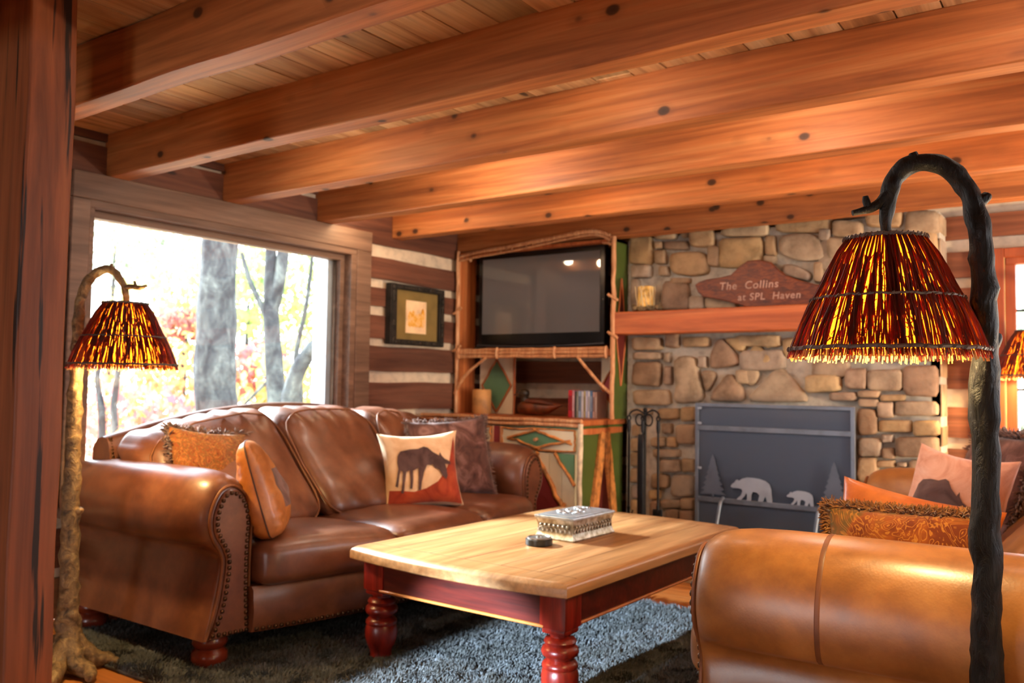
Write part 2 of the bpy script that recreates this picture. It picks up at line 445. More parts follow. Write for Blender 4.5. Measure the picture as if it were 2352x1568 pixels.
# pale lilac-grey board between the post and the picture window
f = MB(); board(f, (XL+.004, 1.90, .5), (XL+.03, 1.995, 1.72), 2); struct('trim_1', f, plain('pale_grey_board', (178,164,160), .6, 0, .4, .1, 6), 30, .003, 'pale vertical board left of the picture window')

# beams
for i, (yf, amp) in enumerate([(1.518,.012),(2.176,.006),(2.826,.004),(3.49,.004),(4.143,.004),(4.83,.004)]):
    mb = MB(); mb.hewn((XL-.02, yf, 2.03), (XR, yf+.1, ZC+.005), 0, 40, amp, 0, 3)
    o = struct('ceiling_beam', mb, W_BEAM, 35, .006, ['rough-edged stained pine ceiling beam nearest the camera','second stained pine ceiling beam from the camera, meeting the window casing','third stained pine ceiling beam from the camera','fourth stained pine ceiling beam from the camera','fifth stained pine ceiling beam, second from the chimney','knotty pine ceiling beam against the chimney and television cabinet'][i])
for i, yf in enumerate((.86, .2, -.46, -1.12, -1.78, -2.44)):
    mb = MB(); mb.hewn((XL-.02, yf, 2.03), (XR, yf+.1, ZC+.005), 0, 20, .004, 0, 2); struct('ceiling_beam', mb, W_BEAM, 35, .006)

# timber post at the left
def azy(px, x): return onx(px, 784, x).y
px1 = -2.55; ya, yb2 = azy(40, px1), azy(150, px1)
mb = MB(); mb.hewn((px1-.24, ya, 0), (px1, yb2, ZC), 2, 26, .007, 0, 4)
struct('timber_post', mb, W_POST, 35, .006, 'hewn reddish brown timber post at the left edge of the view')

# ================================================================= chimney breast
YS = 5.0
def smooth_outline(pts, n=22, k=.33):
    out = []
    N = len(pts)
    for i in range(N):
        a, b, c = Vector(pts[i-1]), Vector(pts[i]), Vector(pts[(i+1) % N])
        p = b.lerp(a, k); q = b.lerp(c, k)
        for t in (0, .5, 1): out.append((p*(1-t)**2 + b*2*t*(1-t) + q*t*t))
    L = [0]
    for i in range(len(out)): L.append(L[-1] + (out[(i+1) % len(out)]-out[i]).length)
    res = []
    for j in range(n):
        s = L[-1]*j/n; i = 0
        while L[i+1] < s: i += 1
        t = (s-L[i])/max(L[i+1]-L[i], 1e-9); res.append(out[i].lerp(out[(i+1) % len(out)], t))
    return res
def add_stone(mb, pts, depth=.05, k=.28):
    """pts (x, z) on the chimney face"""
    o = smooth_outline(pts, 22, k); c = sum(o, Vector((0,0)))/len(o); o = [c+(q_-c)*1.05 for q_ in o]; sd = random.random()*50
    rings = []
    for sc, d in ((1,-.01),(1.0,depth*.35),(.965,depth*.72),(.89,depth*.92),(.7,depth),(.35,depth*1.02)):
        r = []
        for p in o:
            q = c + (p-c)*sc
            nz = mnoise.noise(Vector((q.x*9+sd, q.y*9, sd)))*.011*(d > 0) + mnoise.noise(Vector((q.x*30+sd, q.y*30, sd)))*.003
            r.append(Vector((q.x, YS-d-nz, q.y)))
        rings.append(r)
    mb.loft(rings, 0, True)
def P(ox, oy, s, lst):
    out = []
    for e in lst:
        if isinstance(e, tuple):
            x0, y0, x1, y1 = e; j = lambda: random.uniform(-.06, .06)*min(abs(x1-x0), abs(y1-y0))
            pp = [(x0+j(),y0+j()),((x0+x1)/2,y0+j()*.4),(x1+j(),y0+j()),(x1+j()*.4,(y0+y1)/2),(x1+j(),y1+j()),((x0+x1)/2,y1+j()*.4),(x0+j(),y1+j()),(x0+j()*.4,(y0+y1)/2)]
        else: pp = e
        q = []
        for a, b in pp:
            w = ony(ox+a/s, oy+b/s, YS-.03); q.append((w.x, w.z))
        out.append(q)
    return out
st = []
st += P(1380, 480, 3.733, [(245,230,440,470),(460,185,645,258),(690,168,750,240),(768,165,968,322),(462,275,530,338),(460,350,555,470),(540,275,742,346),
  [(590,375),(900,362),(925,555),(760,572),(600,545)],(915,318,1015,490),(1040,110,1425,232),(1020,245,1385,500),(1500,55,1965,200),(1405,222,1498,390),
  [(1540,215),(1850,205),(1935,430),(1700,445),(1520,380)],(1872,172,1965,268),(1990,100,2240,235),[(1560,480),(1640,470),(1805,550),(1790,622),(1540,560)],(1825,450,1905,625),
  (258,480,430,585),(500,492,580,572),(260,600,330,875),(520,625,750,862),(760,745,885,862),(895,760,1165,862),(1940,245,2240,430),(1400,400,1500,470),(600,590,760,640)])
st += P(1440, 760, 6.533, [(90,90,510,280),(590,40,770,250),(830,90,1230,230),[(1250,540),(1250,330),(1360,130),(1440,110),(1700,420),(1690,500),(1300,560)],
  [(1450,110),(1680,100),(1790,200),(1760,310),(1640,300)],[(1790,400),(1900,220),(1950,210),(2190,380),(2180,480),(2000,530),(1880,480)],[(2000,130),(2170,90),(2220,140),(2120,270),(1990,200)],
  (100,310,520,430),(560,320,650,470),(1080,380,1190,550),(90,470,500,820),(560,530,670,800),[(700,440),(820,380),(1030,400),(1090,700),(1150,960),(1100,1060),(690,1080),(740,830)],
  [(1110,590),(1300,600),(1340,680),(1230,900),(1180,900)],[(1250,1050),(1280,930),(1530,600),(1740,870),(1750,1060)],[(1620,600),(1880,510),(1990,640),(1930,780),(1830,820),(1720,740)],
  [(1820,1060),(1830,980),(2260,530),(2330,560),(2560,820),(2700,1000),(2680,1060)],(100,880,640,1105),(70,1160,360,1250),(470,1160,790,1320),(820,1140,1020,1350),(530,1390,670,1530),(740,1400,1020,1700)])
st += P(1380, 880, 3.79, [(430,470,560,550),(580,470,655,555),(450,575,680,645),(520,668,690,775),(705,660,812,770),(440,790,590,915),(615,800,810,985),(520,1015,690,1085),(420,930,510,1010),(700,1000,812,1095),(560,1095,680,1200),(690,1105,812,1200),(270,360,325,460),(268,480,330,590),(268,600,330,720),(268,740,330,860),(268,880,340,1000),(265,1010,340,1150),(430,1020,500,1180)])
st += P(1940, 820, 5.227, [(10,140,260,380),(280,150,680,400),(700,100,1120,460),(160,400,420,485),(170,500,410,595),(430,450,715,525),(400,545,580,730),(610,530,1110,700),(150,620,385,925),(415,755,800,900),(820,760,1130,940),(150,975,440,1190),(445,930,580,1020),(620,960,1120,1195),(450,1090,600,1220),(380,1240,600,1320),(640,1265,745,1315),(780,1240,1120,1480),(150,1215,390,1490),(420,1370,770,1500),(-260,60,-20,260),(-180,420,140,520)])
st += P(0, 0, 1, [(1700,805,1800,850),(1865,830,1950,865),(1690,770,1790,795),(1800,775,1900,820),(1910,770,2010,830),(2020,770,2155,830),(1990,480,2070,520),(2080,484,2155,535),(1880,550,1990,620),(2000,530,2150,610),(1890,630,2030,690),(2040,620,2155,690),(1850,860,1930,900),(1960,845,1990,885),(1690,850,1720,880)])
mb = MB(); 
for q in st: add_stone(mb, q, random.uniform(.035,.06))
# lower part hidden behind screen, table and sofa: coursed fill
z = .205
def inside_any(x, z):
    for q in st:
        xs = [p[0] for p in q]; zs = [p[1] for p in q]
        if min(xs)-.01 < x < max(xs)+.01 and min(zs)-.01 < z < max(zs)+.01: return True
    return False
while z < 2.0:
    h = random.uniform(.09, .15); x = -2.54
    while x < -.80:
        w = random.uniform(.12, .28); x1 = min(x+w, -.775)
        if not (x1 > -2.0 and x < -1.2 and z < .9) and x1-x > .05:
            if not any(inside_any(x+(x1-x)*a, z+h*b) for a in (.02,.25,.5,.75,.98) for b in (.05,.5,.95)):
                add_stone(mb, [(x+.01,z+.01),((x+x1)/2,z+.012),(x1-.01,z+.01),(x1-.012,z+h/2),(x1-.01,z+h-.01),(x+.01,z+h-.01),(x+.012,z+h/2)], random.uniform(.03,.05))
        x = x1
    z += h
# corner stones turning onto the right side
for i, (z0, z1) in enumerate([(1.92,2.03),(1.7,1.9),(1.5,1.68),(1.3,1.48),(1.14,1.28),(.93,1.12),(.78,.9),(.6,.76),(.4,.58),(.22,.38)]):
    mb.hewn((-.80, 5.0, z0+.01), (-.752, 5.20, z1-.01), 1, 5, .008, 0, 3)
root = thing('stone_fireplace', 'tan fieldstone fireplace and chimney breast with pale mortar and a raised hearth', 'fireplace', (-1.65, 5.1, 0))
part('stone_facing', mb, STONE, root, 50, True)
mm = MB()
mm.box((-2.597,YS,0),(-1.98,5.205,2.03)); mm.box((-1.22,YS,0),(-.756,5.205,2.03)); mm.box((-1.98,YS,.9),(-1.22,5.205,2.03)); mm.box((-1.98,YS,0),(-1.22,5.205,.2))
part('mortar_core', mm, MORTAR, root, 0, True)
fb = MB(); fb.box((-1.975,5.195,.2),(-1.225,5.204,.9)); fb.box((-1.979,5.0,.2),(-1.96,5.2,.9)); fb.box((-1.24,5.0,.2),(-1.221,5.2,.9)); fb.box((-1.96,5.01,.885),(-1.24,5.2,.9))
part('firebox', fb, SOOT, root, 0, True, label='black sooty firebox')
hh = MB()
for i in range(6): hh.hewn((-2.55+i*.30, 4.46, .14), (-2.55+i*.30+.29, 4.99, .2), 0, 4, .006, 0, 3)
x = -2.55
while x < -.76:
    w = random.uniform(.18,.3); hh.hewn((x, 4.48, .005), (min(x+w-.012,-.75), 4.6, .132), 0, 3, .008, 0, 3); x += w
part('hearth', hh, STONE, root, 45, True)
hm = MB(); hm.box((-2.55,4.5,0),(-.76,4.99,.139)); part('hearth_core', hm, MORTAR, root, 0, True)

mb = MB(); mb.hewn((-2.592, 4.80, 1.405), (-.92, 4.94, 1.545), 0, 16, .004, 0, 4)
solo('mantel_shelf', mb, W_MANTEL, 'thick orange pine mantel shelf across the stone chimney', 'mantel', (-1.76, 4.87, 1.405), 35, .006)
# ================================================================= sofas
SEAM = plain('leather_seam', (104,60,32), .5, 0, .5, .12, 12)
def arch(y): return .965 - .145*y*y
def rail_x(y): return .655 - .155*(y/.94)**2
PROF = [(.2,.12),(.2,.30),(.2,.45),(.204,.54),(.19,.615),(.15,.668),(.098,.69),(.047,.672),(.012,.615),(0,.55),(.014,.49),(.046,.44),(.06,.40),(.052,.32),(.03,.22),(0,.12)]
def prof_ring(off, n=48, inset=0.0):
    """arm cross-section (y from the outer face, z); off swells the roll, inset shrinks everything"""
    pts = []
    N = len(PROF)
    for i, (a, b) in enumerate(PROF):
        p0 = Vector(PROF[i-1]); p1 = Vector(PROF[(i+1) % N]); t = (p1-p0).normalized(); nrm = Vector((t.y, -t.x))
        w = max(0, min(1, (b-.42)/.08))
        if .38 < b <= .46 and a < .1: w = -.15
        elif .14 < b <= .38 and a < .1: w = .2
        d = off*w - inset
        if b < .13: nrm = Vector((0.7 if a > .1 else -0.7, -0.35 if inset else 0))
        pts.append(Vector((a, b)) + nrm*d)
    # Catmull-Rom resample of the open curve, closed along the bottom
    out = []
    M = len(pts)
    for i in range(M-1):
        p0 = pts[max(i-1,0)]; p1 = pts[i]; p2 = pts[i+1]; p3 = pts[min(i+2,M-1)]
        for k in range(4):
            t = k/4; out.append(.5*((2*p1)+(p2-p0)*t+(2*p0-5*p1+4*p2-p3)*t*t+(3*p1-p0-3*p2+p3)*t**3))
    out.append(pts[-1]); return out
def make_sofa(name, label, loc, rotz, deep=0.0, LTH=None):
    root = thing(name, label, 'sofa', loc, rotz)
    # base and front rail
    mb = MB(); rings = []
    for i in range(25):
        y = -.94 + 1.88*i/24; x = rail_x(y)
        rings.append([Vector((-.5-deep,y,.13)), Vector((x-.008,y,.122)), Vector((x,y,.14)), Vector((x+.006,y,.2)), Vector((x,y,.28)), Vector((x-.012,y,.293)), Vector((-.5-deep,y,.295))])
    mb.loft(rings); part('base_rail', mb, LTH, root, 40)
    nb = MB()
    L = 0
    for i in range(78):
        y = -.925 + 1.85*i/77; nb.softbox((rail_x(y)+.002, y, .135), (.006,.0085,.0085), .006, 2)
    part('nailhead_trim', nb, NAILB, root.children[0], 60)
    # arms
    for sg, rear in ((-1, 1), (1, 1)):
        def W(p, x): return Vector((x, sg*(1.125-p.x), p.y))
        mb = MB()
        xs = [(-.56-deep,-.02,.004),(-.55-deep,.025,0),(-.3-deep,.046,0),(0,.048,0),(.25,.047,0),(.33,.044,0),(.375,.038,0),(.41,.029,0),(.435,.017,0),(.45,.004,0),(.458,-.008,.004),(.461,-.004,.014)]
        rings = [[W(p, x) for p in prof_ring(o, inset=ins)] for x, o, ins in xs]
        mb.loft(rings); arm = part('arm', mb, LTH, root, 50)
        pb = MB(); pr = [[W(p, x) for p in prof_ring(0, inset=ins)] for x, ins in ((.455,.022),(.468,.022),(.474,.028))]
        pb.loft(pr); pan = part('arm_front_panel', pb, LTH, root, 40)
        nb = MB(); cur = [W(p, .474) for p in prof_ring(0, inset=.033)]
        acc = 0; last = cur[0]
        pts = [cur[0]]
        for q in cur[1:]:
            while True:
                d = (q-pts[-1]).length
                if d < .0225: break
                pts.append(pts[-1] + (q-pts[-1]).normalized()*.0225)
        y0, y1 = pts[0], pts[-1]
        k = int((y0-y1).length/.0225)
        for i in range(1, k): pts.append(y1.lerp(y0, i/k))
        for q in pts: nb.softbox((q.x+.001, q.y, q.z), (.006,.0085,.0085), .006, 2)
        part('nailhead_trim', nb, NAILB, pan, 60)
        wb = MB(); wb.tube([W(p, .462) for p in prof_ring(0, inset=.008)], .006, 6); part('piping', wb, PIPING, arm, 60)
    # back frame
    mb = MB(); rings = []
    for i in range(33):
        y = -1.0 + 2.0*i/32; z = arch(y)
        rings.append([Vector((a-deep,y,b)) for a, b in ((-.36,.28),(-.42,z-.10),(-.438,z-.03),(-.455,z-.006),(-.49,z),(-.53,z-.01),(-.565,z-.05),(-.58,.4),(-.57,.125),(-.4,.125))])
    mb.loft(rings); bf = part('back_frame', mb, LTH, root, 50)
    for sg in (-1, 1):
        nb = MB()
        for i in range(9): nb.softbox((-.418-deep-.004*i, sg*.985, .71+.013*i), (.006,.0085,.0085), .006, 2)
        part('nailhead_trim', nb, NAILB, bf, 60)
    # seat cushions
    for i in range(3):
        yc = (-.617, 0, .617)[i]
        def fs(p, u):
            y = yc + p.y; xf = rail_x(max(-.92, min(.92, y)))+.03
            x = -.22 + (u.x+1)/2*(xf+.22); 
            x = -.22-deep + (p.x/.42+1)/2*(xf+.22+deep)
            z = p.z
            if u.z > 0: z += .028*(1-u.y**2)*(1-(u.x*.8)**2)
            fr = max(0, (u.x-.5)*2)
            z += mnoise.noise(Vector((x*5, y*5, 1.3+i)))*.008*(u.z > -.5)
            z += mnoise.noise(Vector((x*17, y*17, 5+i)))*.004*(u.z > -.5)
            x += .012*(1-u.z**2)*fr
            return Vector((x, p.y, z))
        mb = MB(); mb.softbox((0, yc, .372), (.42, .3075, .083), .05, 16, fs)
        c = part('seat_cushion', mb, LTH, root, 60)
        wb = MB(); pts = []
        for z in (.424, .322):
            pts = []
            for k in range(15):
                y = -.295 + .59*k/14; x = rail_x(max(-.92, min(.92, yc+y)))+.018; pts.append((x - (.03 if k in (0,14) else 0), yc+y, z))
            wb.tube(pts, .0055, 6)
        part('piping', wb, PIPING, c, 60)
    # back cushions
    for i in range(3):
        yc = (-.617, 0, .617)[i]
        def fb(p, u):
            s = (p.z/.27+1)/2
            py = p.y
            if i != 1 and p.y*(i-1) > 0:
                e = max(0, min(1, (s-.42)/.22)); py = p.y*(1+.36*e*e*(3-2*e))
            y = yc + py; ya = y*.94
            ztop = arch(ya) - .012 - .022*max(0, 1-abs(y)*2.2); zb = .44
            z = zb + s*(ztop-zb)
            x = p.x + .13 - .42*max(s,0)**.9 - deep
            front = max(0, u.x)
            x += front*(.055*(1-u.y**2)*(1-(u.z*.9)**2) + .02*math.exp(-((u.z+.45)/.4)**2))
            top = max(0, (u.z-.35)/.65)
            pl = math.sin((y*46)+1.2*math.sin(y*11))
            x += front*top*.010*pl
            z += top*top*(.008*pl) + top*.012*(1-u.y**2)
            n1 = mnoise.noise(Vector((y*4.5, z*6, 2.1+i*3))); n2 = mnoise.noise(Vector((y*13+z*8, z*5-y*3, 7.1+i*3)))
            x += front*(.018*n1 + .011*n2)
            return Vector((x, py, z-.69))
        mb = MB(); mb.softbox((0, yc, .69), (.135, .309, .27), .085, 26, fb)
        c = part('back_cushion', mb, LTH, root, 60)
        wb = MB(); pts = []
        for k in range(31):
            a = 2*PI*k/30; cy = math.copysign(abs(math.cos(a))**.45, math.cos(a)); cz = math.copysign(abs(math.sin(a))**.45, math.sin(a))
            p = fb(Vector((.115, cy*.30, cz*.262)), Vector((.75, cy*.97, cz*.97))); pts.append((p.x+.004, yc+p.y, p.z+.69))
        wb.tube(pts[:-1], .005, 6, closed=True); part('piping', wb, PIPING, c, 60)
    for fx in (.385, -.44-deep):
        for sy in (-1, 1):
            fb_ = MB(); fb_.lathe([(.035,.0),(.056,.004),(.068,.035),(.066,.058),(.054,.068),(.050,.074),(.058,.08),(.066,.095),(.064,.108),(.055,.124)], (fx, sy*1.045, 0), 24)
            part('foot', fb_, W_FOOT, root, 60)
    return root
sofa = make_sofa('leather_sofa', 'brown camelback leather sofa with nailhead trim, under the picture window', (-3.20, 3.09, 0), 0, 0.0, LEATHER)
sofa2 = make_sofa('leather_sofa', 'tan leather sofa with seamed rolled arm in the right foreground, beside the tall twig lamp', (-.435, 3.14, 0), PI + math.radians(2), .32, LEATHER_T)
arms2 = sorted([c for c in sofa2.children if c.name.startswith('arm') and 'front' not in c.name], key=lambda c: -sum(v.co.y for v in c.data.vertices)/len(c.data.vertices))
for xx in (.155, -.26):
    sb = MB(); R_ = [prof_ring(.0475), prof_ring(.0488), prof_ring(.0475), prof_ring(.0488), prof_ring(.0475)]
    sb.loft([[Vector((xx+d, (1.125-p.x), p.y)) for p in r[2:]] for d, r in zip((-.006,-.004,0,.004,.006), R_)], 0, False)
    part('seam', sb, SEAM, arms2[0], 60)

# ================================================================= cushions
def pil(u, v, w, h, t, pinch, sag, sd):
    x = w/2*u*(1-pinch*(1-v*v)*u*u); z = h/2*v*(1-pinch*(1-u*u)*v*v)
    k = max(0, (1-u**2)*(1-v**2))**.42
    nz = mnoise.noise(Vector((x*7+sd, z*7, sd)))*.02 + mnoise.noise(Vector((x*18+sd, z*18, sd*2)))*.008
    y = t/2*k*(1+.25*sag*(-v))
    if sd in PUCKER:
        e = max(abs(u), abs(v)); y += PUCKER[sd]*math.sin(34*(v if abs(u) > abs(v) else u)+4*u*v)*max(0, 1-abs(e-.72)/.28)
        c2 = (abs(u)*abs(v))**3; x *= 1-.12*c2; z *= 1-.12*c2
    return x, y, z, nz*k**.5
PUCKER = {5: .007}
def pillow(mb, w, h, t, pinch=.09, n=30, sag=.4, sd=0, matfn=None, edge=0.004):
    for sg in (-1, 1):
        vs = []; fs = []
        for i in range(n+1):
            for j in range(n+1):
                u = -math.cos(PI*i/n)*.4 + .6*(2*i/n-1); v = -math.cos(PI*j/n)*.4 + .6*(2*j/n-1)
                x, y, z, nz = pil(u, v, w, h, t, pinch, sag, sd)
                vs.append(Vector((x, sg*(y+edge)+nz, z)))
        for i in range(n):
            for j in range(n):
                q = (i*(n+1)+j, (i+1)*(n+1)+j, (i+1)*(n+1)+j+1, i*(n+1)+j+1)
                m = 0
                if matfn:
                    u = 2*(i+.5)/n-1; v = 2*(j+.5)/n-1; m = matfn(u, v, sg)
                mb.add([], [], 0); o = len(mb.v)
                fs.append((q, m))
        o = len(mb.v); mb.v.extend([tuple(p) for p in vs])
        for q, m in fs: mb.f.append(tuple(a+o for a in q)); mb.m.append(m)
    # close the rim
    def rim(sg):
        r = []
        idx = [(i,0) for i in range(n)] + [(n,j) for j in range(n)] + [(n-i,n) for i in range(n)] + [(0,n-j) for j in range(n)]
        for i, j in idx:
            u = -math.cos(PI*i/n)*.4 + .6*(2*i/n-1); v = -math.cos(PI*j/n)*.4 + .6*(2*j/n-1)
            x, y, z, nz = pil(u, v, w, h, t, pinch, sag, sd); r.append(Vector((x, sg*edge, z)))
        return r
    a, b = rim(-1), rim(1); N = len(a)
    mb.add(a+b, [(i, (i+1) % N, N+(i+1) % N, N+i) for i in range(N)], 0)
    return [(p.x, 0, p.z) for p in a]
def rim_pts(w, h, pinch, n=120):
    out = []
    for i in range(n):
        s = i/n*4; k = int(s); f = s-k
        u, v = [(-1+2*f,-1),(1,-1+2*f),(1-2*f,1),(-1,1-2*f)][k]
        x = w/2*u*(1-pinch*(1-v*v)*u*u); z = h/2*v*(1-pinch*(1-u*u)*v*v); out.append(Vector((x, 0, z)))
    return out
def fringe(w, h, pinch, length, count, r=.0022, curl=.5):
    mb = MB(); rp = rim_pts(w, h, pinch, 400)
    for k in range(count):
        p = rp[random.randrange(400)]; d = Vector((p.x/w, 0, p.z/h)).normalized()
        d = (d + Vector((random.gauss(0,.35), random.gauss(0,.5), random.gauss(0,.35)))).normalized()
        L = length*random.uniform(.6, 1.1); q = p + Vector((0, random.uniform(-.008,.008), 0)); pts = [q]
        for s in range(3):
            d = (d + Vector((random.gauss(0,curl*.5), random.gauss(0,curl*.5), -curl*.35))).normalized(); q = q + d*L/3; pts.append(q)
        mb.tube(pts, [r, r*1.2, r*1.1, r*.5], 3, cap=False)
    return mb
def fabric(name, cols, scale=12, rough=.85, bump=.25, sc=(1,1,1), dist=1.5):
    t = NT(name, rough, 0, .2); v = t.coord(sc)
    t.b.inputs['Sheen Weight'].default_value = .3
    t.base(t.ramp(t.noise(v, scale, 5, .6, dist), cols)); t.bump(t.noise(v, 160, 3), bump, .003); return t.mat
F_PAIS = fabric('paisley_brocade', [(.3,(78,40,20)),(.42,(142,72,30)),(.5,(98,72,36)),(.58,(166,104,48)),(.68,(120,46,26))], 26, dist=3)
def mk_paisley():
    t = NT('paisley_weave', .85, 0, .2); v = t.coord(); t.b.inputs['Sheen Weight'].default_value = .3
    f = t.noise(v, 9, 2, .5, 2.2); m = t.n('ShaderNodeMath', operation='MULTIPLY'); m.inputs[1].default_value = 11; t.l(f, m.inputs[0]); fr = t.n('ShaderNodeMath', operation='FRACT'); t.l(m.outputs[0], fr.inputs[0])
    base = t.ramp(t.noise(v, 7, 3, .5, 1), [(.38,(104,46,22)),(.46,(138,72,28)),(.54,(96,76,36)),(.62,(144,80,32))])
    ln = t.ramp(fr.outputs[0], [(.0,(255,255,255)),(.16,(200,200,200)),(.26,(0,0,0)),(.9,(0,0,0)),(1,(255,255,255))])
    t.base(t.mix(ln, base, (172,114,48))); t.bump(t.noise(v, 160, 3), .25, .003); return t.mat
F_PAIS2 = mk_paisley()
F_BROWN = fabric('brown_velvet', [(.3,(62,38,34)),(.5,(98,64,58)),(.7,(140,104,98))], 9)
F_CREAM = fabric('cream_suede', [(.3,(218,176,132)),(.5,(234,198,156)),(.7,(242,214,176))], 8)
F_RUST = fabric('rust_suede', [(.3,(132,42,24)),(.5,(166,62,34)),(.7,(186,82,44))], 8)
F_MOOSE = fabric('moose_brown_suede', [(.3,(70,50,48)),(.5,(92,68,66)),(.7,(104,80,76))], 8)
F_PINK = fabric('blush_suede', [(.3,(196,138,112)),(.5,(218,164,138)),(.7,(232,190,168))], 8)
F_TANP = mk_leather('pillow_leather', (150,82,34), (190,116,52), (214,150,80), .45)
F_ORNG = mk_leather('orange_pillow_leather', (160,74,24), (192,98,34), (206,118,48), .45)
F_FRNG = fabric('fringe_yarn', [(.3,(86,48,26)),(.5,(128,82,44)),(.7,(168,120,66))], 30)
F_FRNB = fabric('brown_fringe_yarn', [(.3,(72,52,46)),(.5,(108,82,74)),(.7,(150,122,112))], 30)

def place(root, loc, normal, up_tilt=0, roll=0):
    """front of the cushion (-y local) looks along normal (horizontal), leaning back by up_tilt"""
    n = Vector((normal[0], normal[1], 0)).normalized(); a = math.atan2(n.x, -n.y)
    root.rotation_mode = 'XYZ'
    M = Matrix.Rotation(a, 4, 'Z') @ Matrix.Rotation(-up_tilt, 4, 'X') @ Matrix.Rotation(roll, 4, 'Y')
    root.rotation_euler = M.to_euler('XYZ'); root.location = loc
def cushion(name, label, loc, normal, tilt, roll, w, h, t, mats, matfn=None, fr=None, pinch=.09, sd=1, extra=None, sag=.4):
    root = thing(name, label, 'cushion')
    mb = MB(); pillow(mb, w, h, t, pinch, 30, sag, sd, matfn)
    if extra: extra(mb, w, h, t, pinch, sd, sag)
    part('cover', mb, mats, root, 75)
    if sd in PUCKER:
        pb = MB(); rp = []
        for k in range(96):
            s_ = k/24; kk = int(s_); f_ = s_-kk; u, v = [(-1+2*f_,-1),(1,-1+2*f_),(1-2*f_,1),(-1,1-2*f_)][kk]; x_, y_, z_, _n = pil(u, v, w, h, t, pinch, sag, sd); rp.append((x_,0,z_))
        pb.tube(rp, .0035, 6, closed=True); part('piping', pb, plain('dark_piping', (70,40,24), .6), root, 60)
    if fr: part('fringe', fringe(w, h, pinch, fr[1], fr[2], fr[3] if len(fr) > 3 else .0022), fr[0], root, 60, fixn=False)
    place(root, loc, normal, tilt, roll); return root
MOOSE = [(-0.68,0.12),(-0.65,0.30),(-0.56,0.43),(-0.31,0.47),(-0.08,0.47),(0.08,0.54),(0.19,0.50),(0.31,0.35),(0.46,0.23),(0.50,0.33),(0.53,0.23),(0.62,0.13),(0.81,0.06),(0.80,-0.02),(0.62,-0.01),(0.65,-0.14),(0.67,-0.33),(0.61,-0.43),(0.51,-0.33),(0.42,-0.17),(0.31,-0.12),(0.25,-0.01),(0.10,-0.02),(0.00,-0.21),(-0.08,-0.49),(-0.11,-0.71),(-0.18,-0.71),(-0.14,-0.26),(-0.12,-0.07),(-0.27,-0.14),(-0.31,-0.44),(-0.34,-0.66),(-0.40,-0.64),(-0.37,-0.26),(-0.36,-0.12),(-0.46,-0.16),(-0.54,-0.49),(-0.57,-0.76),(-0.64,-0.73),(-0.59,-0.37),(-0.56,-0.14),(-0.63,-0.12),(-0.71,-0.44),(-0.73,-0.57),(-0.80,-0.53),(-0.74,-0.26),(-0.68,-0.07)]
def moose_on(mat, sgn=-1, s=1.0, du=0, dv=0, off=.0045, shape=None):
    def f(mb, w, h, t, pinch, sd, sag):
        bm = bmesh.new(); vs = [bm.verts.new((a*s+du, b*s+dv, 0)) for a, b in (shape or MOOSE)]; bm.faces.new(vs)
        bmesh.ops.triangulate(bm, faces=bm.faces[:])
        for _ in range(3): bmesh.ops.subdivide_edges(bm, edges=[e for e in bm.edges if e.calc_length() > .08], cuts=1, use_grid_fill=True)
        bmesh.ops.triangulate(bm, faces=bm.faces[:])
        bm.verts.index_update(); o = []
        for v in bm.verts:
            x, y, z, nz = pil(v.co.x, v.co.y, w, h, t, pinch, sag, sd); o.append(Vector((x, sgn*(y+.004+off)+nz, z)))
        mb.add(o, [tuple(q.index for q in f_.verts) for f_ in bm.faces], mat); bm.free()
    return f
hill = lambda u, v, sg: 1 if v < -.42 + .25*u + .08*math.sin(5*u) else 0
HILL = [(-.93,-.95),(-.93,-.50),(-.6,-.56),(-.3,-.62),(0,-.55),(.3,-.38),(.5,-.15),(.68,.1),(.78,.4),(.90,.82),(.93,.5),(.93,0),(.93,-.5),(.93,-.95),(.5,-.95),(0,-.95),(-.5,-.95)]
def moose_scene(mb, *a):
    moose_on(1, -1, 1, 0, 0, .003, HILL)(mb, *a); moose_on(2, -1, .92, -.04, .06, .0075)(mb, *a)
# on the sofa under the window
cushion('throw_pillow', 'brocade throw pillow with knotted mauve fringe at the near end of the sofa', (-3.21, 2.31, .67), (.85,.0), .30, .12, .40, .40, .13, F_PAIS, None, (F_FRNB, .035, 900, .003), sd=3)
cushion('throw_pillow', 'tan suede throw pillow with a dark side seam, leaning on the near sofa arm', (-2.83, 2.275, .645), (.68,.73), .30, .06, .38, .40, .16, [F_TANP, F_BROWN], lambda u, v, sg: 1 if (sg < 0 and (abs(u) < .32 and abs(v+.05) < .35)) else 0, None, .0, 5, None, 1.2)
cushion('throw_pillow', 'cream and rust throw pillow with a brown moose silhouette on the sofa', (-2.90, 3.33, .635), (.82,-.57), .30, -.04, .42, .40, .16, [F_CREAM, F_RUST, F_MOOSE], None, None, .13, 8, moose_scene)
cushion('throw_pillow', 'dark brown fringed throw pillow behind the moose pillow in the far sofa corner', (-3.02, 3.72, .665), (.85,-.5), .28, -.06, .47, .44, .17, F_BROWN, None, (F_FRNB, .03, 800, .0028), .07, 11)
